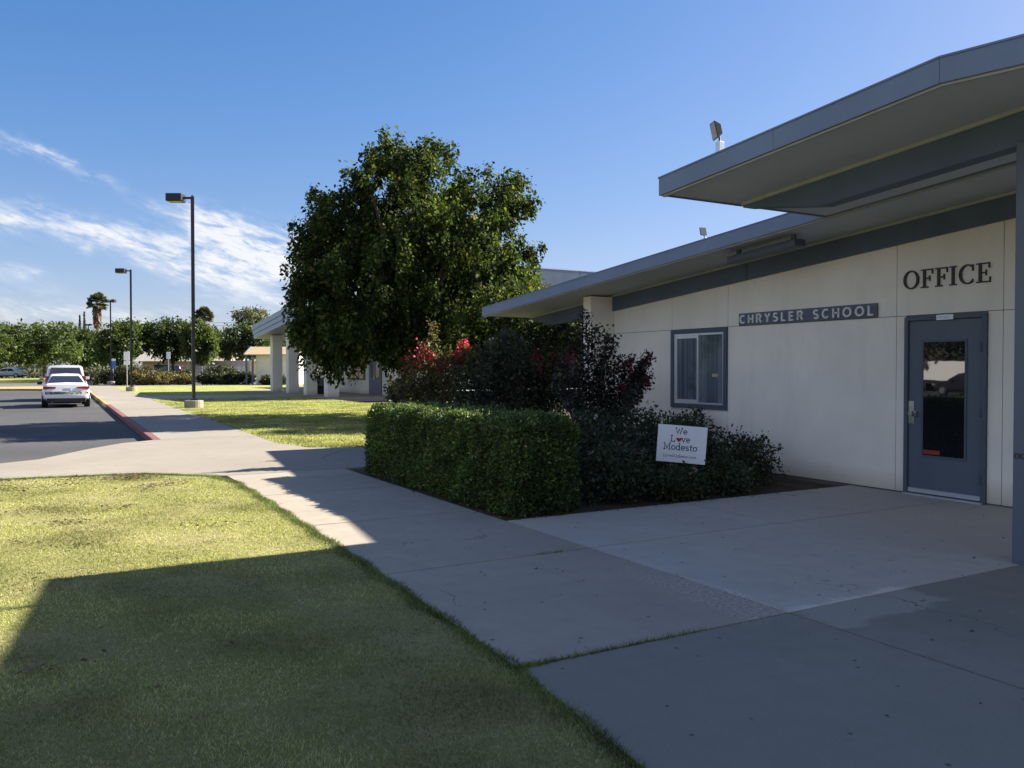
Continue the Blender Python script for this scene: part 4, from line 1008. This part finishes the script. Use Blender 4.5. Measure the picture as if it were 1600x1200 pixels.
# ------------------------------------------------------------ rose bushes
RB = [(5.85,7.98,.34,.60),(6.65,7.85,.36,.30),(7.55,7.85,.36,.30),(8.35,8.4,.50,.60),(5.9,8.9,.45,.80),(6.9,9.0,.42,.66),(8.1,9.3,.5,.78),(5.8,10.0,.5,.92),(6.9,10.0,.5,.88),(7.95,10.1,.5,.92),(8.75,9.9,.42,.85),(6.1,11.1,.5,.9)]
RL = ['low rose bush at the pavement edge touching the end of the hedge','low rose bush at the pavement edge between the hedge end and the yard sign','low rose bush at the pavement edge just right of the yard sign','spreading rose bush nearest the door end of the bed','rose bush beside the hedge, second row from the pavement','rose bush directly behind the left of the yard sign','rose bush behind the right edge of the yard sign','tall rose bush against the hedge, third row from the pavement','pink-flecked rose bush in the middle of the bed, third row','rose bush below the window, third row from the pavement','rose bush against the wall under the right edge of the window','rose bush at the back of the bed by the hedge']
for i,(x,y,r_,h) in enumerate(RB):
    t = thing('rose_bush', RL[i], 'rose bush', (x,y,0), 'rose bushes in the planting bed')
    lb = [(x+random.uniform(-.22,.22),y+random.uniform(-.2,.2),h*random.uniform(.45,.75),r_*.75,r_*.75,h*.38) for _ in range(5)]+[(x,y,h*.35,r_*1.15,r_*1.1,h*.4)]
    P, D, C = crown(lb, 520, 15, .045, .5); P[:,2] = P[:,2].clip(.0)
    np_mesh('foliage', leaves(P, .042, D, .1, .6), 4, 'roseleaf', t)
    m = MB(); limbs(m, (x,y,-.05), .012, [C[j] for j in rng.choice(len(C), 9, replace=False)], 5); m.build('stems', 'twig', t)
    nb = {8:9,7:6,9:5,5:3,6:2,2:1}.get(i, 2); top = C[C[:,2] > h*.55]
    B = top[rng.choice(len(top), nb)]+np.array([0,0,.05])
    for b_ in B: np_mesh('bloom', leaves(b_+rng.normal(size=(14,3))*.012, .033, None, 0, .9), 4, 'rosebloom', t)
# ------------------------------------------------------------ crape myrtles and dark shrubs
def shrub(name, lab, x, y, stems, mat, leafsz, per, spread, seg=9, blooms=(), bloommat='bloom', droop=.2, cat='shrub'):
    """upright shrub of arching branches; stems = (dx, dy, top, r0)"""
    t = thing(name, lab, cat, (x,y,0)); m = MB(); Ps=[]; Ds=[]
    for (dx,dy,tp,st) in stems:
        b = Vector((x+dx*.15, y+dy*.15, 0)); e = Vector((x+dx, y+dy, tp)); k_ = b.lerp(e,.5)+Vector((dx*-.12,dy*-.12,tp*.12))
        pts = [(b*(1-s)**2+k_*2*s*(1-s)+e*s*s) for s in [i/seg for i in range(seg+1)]]
        m.tube(pts, [.016*(1-.8*i/seg) for i in range(seg+1)], 5)
        for i in range(seg*3):
            s = st+(1-st)*i/(seg*3-1); p = b*(1-s)**2+k_*2*s*(1-s)+e*s*s
            Ps.append(np.array(p)+rng.normal(size=(per,3))*spread*(1.25-.7*s)); 
    P = np.concatenate(Ps); P[:,2] = P[:,2].clip(.02)
    np_mesh('foliage', leaves(P, leafsz, None, droop, .6), 4, mat, t); m.build('branches', 'twig', t)
    for (bx,by,bz,br,n_) in blooms:
        p = np.array([bx,by,bz])+rng.normal(size=(n_,3))*np.array([br,br,br*1.5]); np_mesh('bloom_cluster', leaves(p, .034, None, 0, .9), 4, bloommat, t)
    return t
def L3(px, Z, py): x_, y_ = at(px, Z); return (x_, y_, htop(py, Z))
x, y = at(682, 14.0)
def st_(px, py, Z, x, y, s=.25): q = L3(px,Z,py); return (q[0]-x, q[1]-y, q[2], s)
bl = [(*L3(px,Z,py),r_,n_) for px,py,Z,r_,n_ in ((664,548,14.0,.06,150),(656,560,13.9,.06,120),(674,560,14,.05,80),(722,545,14.1,.05,150),(716,558,14.1,.045,90),(690,573,14,.05,90),(728,538,14.1,.03,50),(640,566,13.9,.04,50))]
shrub('crape_myrtle', 'crape myrtle with bright crimson blooms and coppery leaves behind the hedge', x, y,
      [st_(676,508,14,x,y,.3),(*st_(664,535,14,x,y,.35)[:3],.3),st_(700,548,14.1,x,y,.4),st_(725,545,14.1,x,y,.5),st_(640,560,13.9,x,y,.3),st_(655,552,13.9,x,y,.3),st_(688,560,14,x,y,.3),st_(628,585,13.9,x,y,.3),st_(614,598,13.9,x,y,.4),st_(670,545,14.2,x,y,.3)],
      'myrtleleaf', .045, 26, .085, blooms=bl)
x, y = at(775, 15.0)
shrub('dark_shrub', 'dark leafy shrub between the crimson crape myrtle and the office', x, y,
      [st_(px,py,15+random.uniform(-.5,.5),x,y,.08) for px,py in ((715,575),(735,560),(755,545),(775,535),(790,520),(808,530),(822,545),(745,590),(700,600),(780,560),(812,570))],
      'darkleaf', .06, 30, .12, blooms=[(*L3(px,14.9,py),.06,60) for px,py in ((840,555),(848,575))], bloommat='bloomdark')
x, y = at(828, 17.5)
shrub('dark_shrub', 'dark leafy shrub filling the gap under the tail of the lower office roof', x, y,
      [st_(px,py,17.5+random.uniform(-.5,.5),x,y,.05) for px,py in ((770,530),(790,515),(810,520),(828,510),(845,530),(862,515),(880,510),(895,520),(800,560),(870,560),(840,570),(780,590),(890,590))],
      'darkleaf', .065, 34, .13, blooms=[(*L3(px,17,py),.06,50) for px,py in ((870,560),)], bloommat='bloomdark')
x, y = at(925, 13.3)
shrub('purple_shrub', 'tall purple-leaved shrub against the office wall left of the window', x, y,
      [st_(px,py,13.3+random.uniform(-.35,.35),x,y,s) for px,py,s in ((915,487,.1),(905,508,.05),(930,512,.05),(948,520,.05),(890,535,.05),(958,530,.1),(875,560,.05),(970,560,.1),(940,560,.0),(900,570,.0),(868,590,.05),(985,560,.35),(1000,575,.4),(1014,558,.62),(1012,592,.6),(995,610,.3))],
      'plumleaf', .055, 26, .085, blooms=[(*L3(px,13.1,py),.05,50) for px,py in ((1010,560),(1014,592),(985,568),(975,610),(890,560))], bloommat='bloomdark')
x, y = at(640, 15.0)
shrub('dark_shrub', 'low dark shrub showing over the far left end of the hedge', x, y,
      [st_(px,py,15+random.uniform(-.3,.3),x,y,.05) for px,py in ((612,600),(625,595),(640,590),(660,595),(680,600),(700,605),(650,605),(610,608))],
      'darkleaf', .055, 28, .10)

# ------------------------------------------------------------ background bushes and trees
def bush(px, Z, w_, h, mat, lab, n=3, grp='bushes round the car park', d_=None):
    x, y = at(px, Z); t = thing('bush', lab, 'bush', (x,y,0), grp); lb = []
    for i in range(n):
        f = (i-(n-1)/2)/max(1,n-1) if n > 1 else 0; lb.append((x+CS*w_*f*.7, y-SN*w_*f*.7, h*.45, w_*.5/max(1,n*.55), (d_ or w_*.3), h*.5*random.uniform(.85,1.05)))
    P, D, C = crown(lb, int(90+60*n), 26, .11, .4); P[:,2] = P[:,2].clip(.02)
    np_mesh('foliage', leaves(P, .15, D, 0, .6), 4, mat, t)
    m = MB(); limbs(m, (x,y,-.05), .03, [C[j] for j in rng.choice(len(C), 6, replace=False)], 5); m.build('stems', 'twig', t)
bush(165, 86, 5.2, 1.55, 'bushleaf', 'long dark clipped bush right of the parked SUV', 4)
bush(208, 85, 3.6, 1.9, 'bushleaf', 'rounded green bush behind the second lamp base', 3)
bush(236, 84, 3.4, 1.35, 'tanbush', 'yellowish bush right of the second lamp', 3)
bush(276, 85, 2.2, 1.05, 'tanbush', 'small round tan bush left of the nearest lamp', 2)
bush(284, 99, 2.7, 1.3, 'bushleaf', 'flat green bush behind the small tan bush', 2)
bush(336, 86, 2.2, 1.15, 'bushleaf', 'dark bush in front of the grey fence, lower', 2)
bush(345, 92, 2.8, 1.9, 'bushleaf', 'taller dark reddish bush in front of the grey fence', 3)
bush(373, 84, 1.9, 1.1, 'bushleaf', 'dark bush beside the porch posts of the shed', 2)
bush(427, 79, 1.4, .8, 'bushleaf', 'little plant at the shed wall', 2)

def bg_tree(px, Z, wpx, ytop, ybot, mat, lab, nl=9, dens=1., size=.34):
    x, y = at(px, Z); W_ = wpx*Z/F/2; zt = htop(ytop, Z); zb = max(.6, htop(ybot, Z)); zc_ = (zt+zb)/2; hz = (zt-zb)/2; lb = [(0,0,zc_,W_*.62,W_*.62,hz*.72)]
    for i in range(nl):
        a = random.uniform(0,2*math.pi); rr = random.uniform(.35,.62)*W_; q = random.uniform(-.55,.62)
        lb.append((math.cos(a)*rr, math.sin(a)*rr, zc_+hz*q, W_*.42, W_*.42, hz*random.uniform(.32,.42)))
    simple_tree('street_tree', lab, x, y, lb, mat, int(520*dens), 26, .26, size, .17, zb+1.2, group='trees beyond the street', nl=10, shell=.45)
bg_tree(-12, 112, 130, 497, 572, 'bgleaf', 'light green tree cut by the left edge of the photo')
bg_tree(70, 118, 130, 499, 574, 'bgleaf', 'wide bright green tree behind the parked cars', 11, 1.2)
bg_tree(120, 126, 60, 512, 574, 'bgdark', 'dark tree behind the farthest lamp')
bg_tree(190, 104, 88, 492, 572, 'bgleaf', 'bright green tree behind the second lamp, under the tall palm', 9)
bg_tree(270, 108, 88, 499, 572, 'bgdark', 'dark round tree left of the nearest lamp', 9, 1.1)
bg_tree(318, 104, 62, 500, 570, 'bgleaf', 'lighter tree right of the nearest lamp below the small palm', 8)
bg_tree(378, 112, 90, 500, 566, 'bgdark', 'dark tree behind the shed and fence', 9, 1.1)
bg_tree(415, 122, 70, 500, 572, 'bgdark', 'dark tree rising behind the colonnade roof tip', 8)
bg_tree(396, 135, 66, 477, 530, 'oliveleaf', 'tall loose olive green tree above the dark one near the banded roof', 10, .45, .3)
bg_tree(30, 150, 150, 503, 574, 'bgdark', 'dark tree in the second row at far left', 9)
bg_tree(160, 150, 120, 512, 574, 'bgdark', 'dark tree in the second row beneath the tall palm', 9)
bg_tree(235, 150, 90, 515, 574, 'bgdark', 'dark tree filling the gap between second and nearest lamp', 9)
bg_tree(340, 155, 90, 520, 574, 'bgdark', 'dark tree filling the gap above the grey fence', 8)
bg_tree(-120, 115, 160, 490, 572, 'bgleaf', 'light green tree outside the left edge')
bg_tree(460, 130, 90, 505, 570, 'bgdark', 'dark tree hidden mostly by the colonnade roof', 8)
# understorey behind, the dark mass below the crowns
t = MB()
x0 = []
for px, Z, w_, h, lab in ((20,138,12,2.6,'dark understorey hedge below the left street trees'),(95,132,11,3.4,'dark understorey hedge behind the parked SUV'),(170,128,9,2.8,'dark understorey hedge behind the blue sign')):
    bush(px, Z, w_, h, 'bgdark', lab, 5, 'dark hedges under the street trees', 1.5)
# palms
def palm(px, Z, ytop, lab, cr, skirt=True):
    x, y = at(px, Z); zt = htop(ytop, Z); t = thing('palm_tree', lab, 'palm', (x,y,0), 'palms beyond the street'); zc_ = zt-cr*.75
    MB().tube([(x,y,-.1),(x+.1,y,zc_*.5),(x,y,zc_)], [.42,.34,.30], 10).build('trunk', 'palmbark', t)
    Ps=[]; 
    V = []
    for i in range(110):
        el = random.uniform(-35,85); a = random.uniform(0,2*math.pi); L = cr*random.uniform(.8,1.08); d0 = Vector((math.cos(a)*math.cos(R(el)), math.sin(a)*math.cos(R(el)), math.sin(R(el))))
        p = Vector((x,y,zc_)); tip = p+d0*L; side = d0.cross(Vector((0,0,1))).normalized()
        fan = p+d0*L*.5
        for j in range(11):
            f = (j-5)/5; q = fan+(d0*(L*.55*(1-.35*f*f))+side*f*L*.42)+Vector((0,0,-.16*L*abs(f)-.05)); sd = (side*.09+Vector((0,0,.05)))
            V += [fan-sd*.6, (fan+q)/2+sd*1.6, q, (fan+q)/2-sd*1.6]
        V += [p-side*.04, p+side*.04, fan+side*.03, fan-side*.03]
    np_mesh('fronds', np.array([tuple(v) for v in V]), 4, 'palmleaf', t)
    if skirt:
        n_ = 1500; zz = rng.random(n_); hgt = cr*1.9; a = rng.random(n_)*2*math.pi; rr = .32+.28*(1-zz)**.5*(zz**.5+.2)
        P = np.stack([x+np.cos(a)*rr, y+np.sin(a)*rr, zc_-.2-zz*hgt], 1); D = np.stack([np.cos(a)*.4, np.sin(a)*.4, -np.ones(n_)*2], 1)
        np_mesh('dead_frond_skirt', leaves(P, .8, D, 1.5, .25), 4, 'palmbark', t)
palm(153, 165, 460, 'tall fan palm with shaggy brown skirt above the street trees', 2.15)
palm(319, 165, 482, 'smaller fan palm peeking above trees right of the nearest lamp', 1.95, False)
for px, yt, lab in ((125.5,494,'left and shorter of two thin dark cypresses left of the tall palm'),(132.5,488,'right and taller of two thin dark cypresses left of the tall palm')):
    x, y = at(px, 170); zt = htop(yt, 170); t = thing('cypress', lab, 'tree', (x,y,0), 'pair of slim cypresses')
    n_ = 3500; zz = rng.random(n_); a = rng.random(n_)*2*math.pi; rr = .42*np.clip(1-zz,0,1)**.6*(.7+.5*rng.random(n_))
    P = np.stack([x+np.cos(a)*rr, y+np.sin(a)*rr, .5+zz*(zt-.5)],1); np_mesh('crown', leaves(P, .25, None, -2.5, .3), 4, 'bgdark', t)
    MB().cyl((x,y,-.1),(x,y,zt-1),.16,.04,8).build('trunk', 'bark', t)
# overhead wires
for i, (yt, lab) in enumerate(((496,'highest overhead wire crossing behind the street trees'),(501,'second overhead wire from the top behind the street trees'),(506,'third overhead wire from the top behind the street trees'),(511,'lowest overhead wire behind the street trees'))):
    a = Vector((*at(-500,185),htop(yt,185))); b = Vector((*at(560,185),htop(yt+3,185))); pts = [a.lerp(b,s/16)-Vector((0,0,1.3*4*(s/16)*(1-s/16))) for s in range(17)]
    o = MB().tube(pts, [.035]*17, 4).build('overhead_wire', 'plastic', org=tuple(a)); tag(o, lab, 'wire', 'overhead wires')
for px in (-500, 560):
    x, y = at(px,185); o = MB().cyl((x,y,-.1),(x,y,14),.18,.12,8).box(x-1.3,x+1.3,y-.06,y+.06,12.6,12.75).build('utility_pole', 'bark', org=(x,y,0)); tag(o, 'wooden utility pole carrying the overhead wires at %s end' % ('the left' if px < 0 else 'the right'), 'pole')

# ------------------------------------------------------------ what stands across the lot (seen in the door glass)
VN = thing('box_van', 'white box van across the car park seen only as a reflection in the door glass', 'van', (-22,26,0)); ORG[VN.name] = (0,0,0)
MB().box(-1.0,1.0,-3,2.2,.8,2.2).build('cargo_box', 'carwhite', VN, bevel=.03); MB().box(-.95,.95,2.3,3.9,.5,1.9).build('cab', 'carwhite', VN, bevel=.08)
MB().box(.951,.962,2.5,3.4,1.2,1.75).build('cab_window', 'carglass', VN)
for yy in (-2,3.1):
    for xx in (-1,1): MB().cyl((xx*.8,yy,.42),(xx*1.06,yy,.42),.42,n=18).build('wheel', 'tyre', VN)
MB().box(-.9,.9,-2.9,3.4,.5,.8).build('chassis', 'plastic', VN)
VN.location = (-40,37.0,-.12); VN.rotation_euler = (0,0,R(8))
car('parked_car', 'red-brown car across the car park seen only reflected in the door glass', 'carblack', (-30,27.6,-.12), R(12), 'sedan')
for (x, y, h, lab) in ((-48,41,10,'tall tree across the car park, just behind the van'),(-30,50,8.5,'tall tree across the car park opposite the end of the office'),(-31,59,9,'tall tree across the car park opposite the side lawn'),(-44,54,9.5,'tall tree across the car park, farthest along'),(-33,24,7.5,'tree across the car park behind the camera side'),(-42,40,10,'tree across the car park in the second row')):
    simple_tree('lot_tree', lab, x, y, [(0,0,h*.6,3,3,h*.3),(0,0,h*.25,3.2,3.2,h*.24),(0,3,h*.25,2.2,2.2,h*.22),(1.5,1.5,h*.7,2.2,2.2,h*.22),(-1.5,-1,h*.65,2.2,2.2,h*.24),(0,-2.2,h*.5,2,2,h*.2),(1.0,2.5,h*.45,2,2,h*.2)], 'bgdark', 420, 24, .26, .34, .2, 2.4, group='trees across the car park')

# ------------------------------------------------------------ camera, sun, sky
cam = bpy.data.objects.new('camera', bpy.data.cameras.new('camera')); COL.objects.link(cam)
cam.data.sensor_width = 36; cam.data.lens = F/1600*36; cam.data.clip_start = .05; cam.data.clip_end = 3000
cam.location = (0,0,CH); cam.rotation_euler = (R(90)-math.atan(24/F), 0, -YAW); S.camera = cam
AZ, EL = R(92.0), R(32.3)
sd = Vector((math.sin(AZ)*math.cos(EL), math.cos(AZ)*math.cos(EL), math.sin(EL)))
sun = bpy.data.objects.new('sun', bpy.data.lights.new('sun', 'SUN')); COL.objects.link(sun)
sun.data.energy = 4.5; sun.data.angle = R(.55); sun.data.color = (1,.92,.78)
sun.rotation_euler = sd.to_track_quat('Z', 'Y').to_euler(); sun.location = (30,10,30)
W = bpy.data.worlds.new('World'); S.world = W; W.use_nodes = True; t = W.node_tree; t.nodes.clear()
sky = N(t, 'ShaderNodeTexSky'); sky.sky_type = 'NISHITA'; sky.sun_disc = False; sky.sun_elevation = EL; sky.sun_rotation = AZ
sky.altitude = 30; sky.air_density = 1.0; sky.dust_density = .6; sky.ozone_density = 2.2
def mth(op, a, b=None, c=None):
    n = N(t, 'ShaderNodeMath', operation=op)
    for i, v in enumerate((a,b,c)):
        if v is None: continue
        if isinstance(v, bpy.types.NodeSocket): t.links.new(v, n.inputs[i])
        else: n.inputs[i].default_value = v
    return n.outputs[0]
tc = N(t, 'ShaderNodeTexCoord'); sp = N(t, 'ShaderNodeSeparateXYZ'); t.links.new(tc.outputs['Generated'], sp.inputs[0])
az_ = mth('MULTIPLY', mth('ARCTAN2', sp.outputs[0], sp.outputs[1]), 180/math.pi); el_ = mth('MULTIPLY', mth('ARCSINE', sp.outputs[2]), 180/math.pi)
cv = N(t, 'ShaderNodeCombineXYZ'); t.links.new(az_, cv.inputs[0]); t.links.new(el_, cv.inputs[1])
def skyn(sx, sy, rot, det, rough, off=0, dist=0):
    m = N(t, 'ShaderNodeMapping'); m.inputs['Rotation'].default_value = (0,0,R(rot)); m.inputs['Scale'].default_value = (sx,sy,1); m.inputs['Location'].default_value = (off,off*.7,0)
    # rotate first, then scale
    m.vector_type = 'TEXTURE'; m.inputs['Scale'].default_value = (1/sx,1/sy,1)
    t.links.new(cv.outputs[0], m.inputs['Vector']); n = N(t, 'ShaderNodeTexNoise'); n.inputs['Scale'].default_value = 1; n.inputs['Detail'].default_value = det; n.inputs['Roughness'].default_value = rough; n.inputs['Distortion'].default_value = dist
    t.links.new(m.outputs[0], n.inputs['Vector']); return n.outputs['Fac']
nw = skyn(.5,.5,0,3,.5,3); nv = skyn(.5,.5,0,3,.5,11)
azw = mth('ADD', az_, mth('MULTIPLY', mth('SUBTRACT', nw, .5), 3.0)); elw = mth('ADD', el_, mth('MULTIPLY', mth('SUBTRACT', nv, .5), 1.6))
def dirof(px, py):
    a = math.degrees(YAW+math.atan2(px-800, F)); e = math.degrees(math.atan2(HOR-py, math.hypot(F, px-800))); return a, e
tot = None
BL = [(90,252,85,11,-19,.9),(30,232,60,10,-8,.45),(165,365,85,20,-9,1.4),(35,332,60,20,-4,.6),(330,345,80,22,-10,1.1),(385,400,120,40,-8,1.9),(300,425,90,20,-14,1.1),(40,424,25,8,0,.5),(134,392,10,9,0,.5),
      (90,490,190,16,-2,.75),(420,470,130,20,-4,.65),(300,492,160,12,0,.5),(450,390,60,40,-5,.8),(600,440,120,26,-6,.6),(-150,300,150,30,-15,.8),(-200,420,200,30,-5,.9)]
for (px,py,rx,ry,rot,amp) in BL:
    a0, e0 = dirof(px, py); k_ = 24.0; rxd, ryd = rx/k_, ry/k_; c_, s_ = math.cos(R(rot)), math.sin(R(rot))
    da = mth('SUBTRACT', azw, a0); de = mth('SUBTRACT', elw, e0)
    u = mth('ADD', mth('MULTIPLY', da, c_/rxd), mth('MULTIPLY', de, s_/rxd)); v = mth('ADD', mth('MULTIPLY', da, -s_/ryd), mth('MULTIPLY', de, c_/ryd))
    r2 = mth('ADD', mth('MULTIPLY', u, u), mth('MULTIPLY', v, v)); g_ = mth('MULTIPLY', mth('EXPONENT', mth('MULTIPLY', r2, -1.1)), amp)
    tot = g_ if tot is None else mth('ADD', tot, g_)
n1 = skyn(.22,.95,-14,8,.62,5,.6); n2 = skyn(.8,2.6,-16,7,.65,20,.4)
nn = mth('ADD', mth('MULTIPLY', n1, .65), mth('MULTIPLY', n2, .45))
dens = mth('MULTIPLY', tot, mth('MULTIPLY', mth('SUBTRACT', nn, .40), 4.6))
mr = N(t, 'ShaderNodeMapRange'); mr.interpolation_type = 'SMOOTHSTEP'; mr.inputs[1].default_value = -.02; mr.inputs[2].default_value = 1.6; mr.inputs[4].default_value = .88; t.links.new(dens, mr.inputs[0])
CLOUD = (5.0,5.0,5.1)
vm = N(t, 'ShaderNodeVectorMath', operation='MULTIPLY_ADD'); t.links.new(sky.outputs[0], vm.inputs[0]); vm.inputs[1].default_value = (.14,.14,.14); vm.inputs[2].default_value = (1,1,1)
vd = N(t, 'ShaderNodeVectorMath', operation='DIVIDE'); t.links.new(sky.outputs[0], vd.inputs[0]); t.links.new(vm.outputs[0], vd.inputs[1])
hs = N(t, 'ShaderNodeHueSaturation'); hs.inputs['Saturation'].default_value = 1.45; hs.inputs['Value'].default_value = 1.17; t.links.new(vd.outputs[0], hs.inputs['Color'])
tint = mix(t, hs.outputs[0], (.88,.885,1.13), 1., 'MULTIPLY')
def stp(v, a, b):
    n = N(t, 'ShaderNodeMapRange'); n.interpolation_type = 'SMOOTHSTEP'; n.inputs[1].default_value = a; n.inputs[2].default_value = b; t.links.new(v, n.inputs[0]); return n.outputs[0]
# unseen broken cloud added over western and southern sky to lift the fill light
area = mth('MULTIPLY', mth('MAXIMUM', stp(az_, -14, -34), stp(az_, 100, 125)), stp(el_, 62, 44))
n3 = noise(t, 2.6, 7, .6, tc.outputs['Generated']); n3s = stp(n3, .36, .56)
fill_deck = mth('MULTIPLY', mth('MULTIPLY', area, n3s), .92)
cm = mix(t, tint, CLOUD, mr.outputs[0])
cm = mix(t, cm, (3.3,3.75,4.9), fill_deck)
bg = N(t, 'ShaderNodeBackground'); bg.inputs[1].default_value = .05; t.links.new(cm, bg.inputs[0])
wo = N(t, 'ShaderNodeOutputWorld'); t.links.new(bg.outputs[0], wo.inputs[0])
S.view_settings.view_transform = 'Standard'; S.view_settings.look = 'None'; S.view_settings.exposure = 2.0; S.view_settings.gamma = 1
S.render.engine = 'CYCLES'
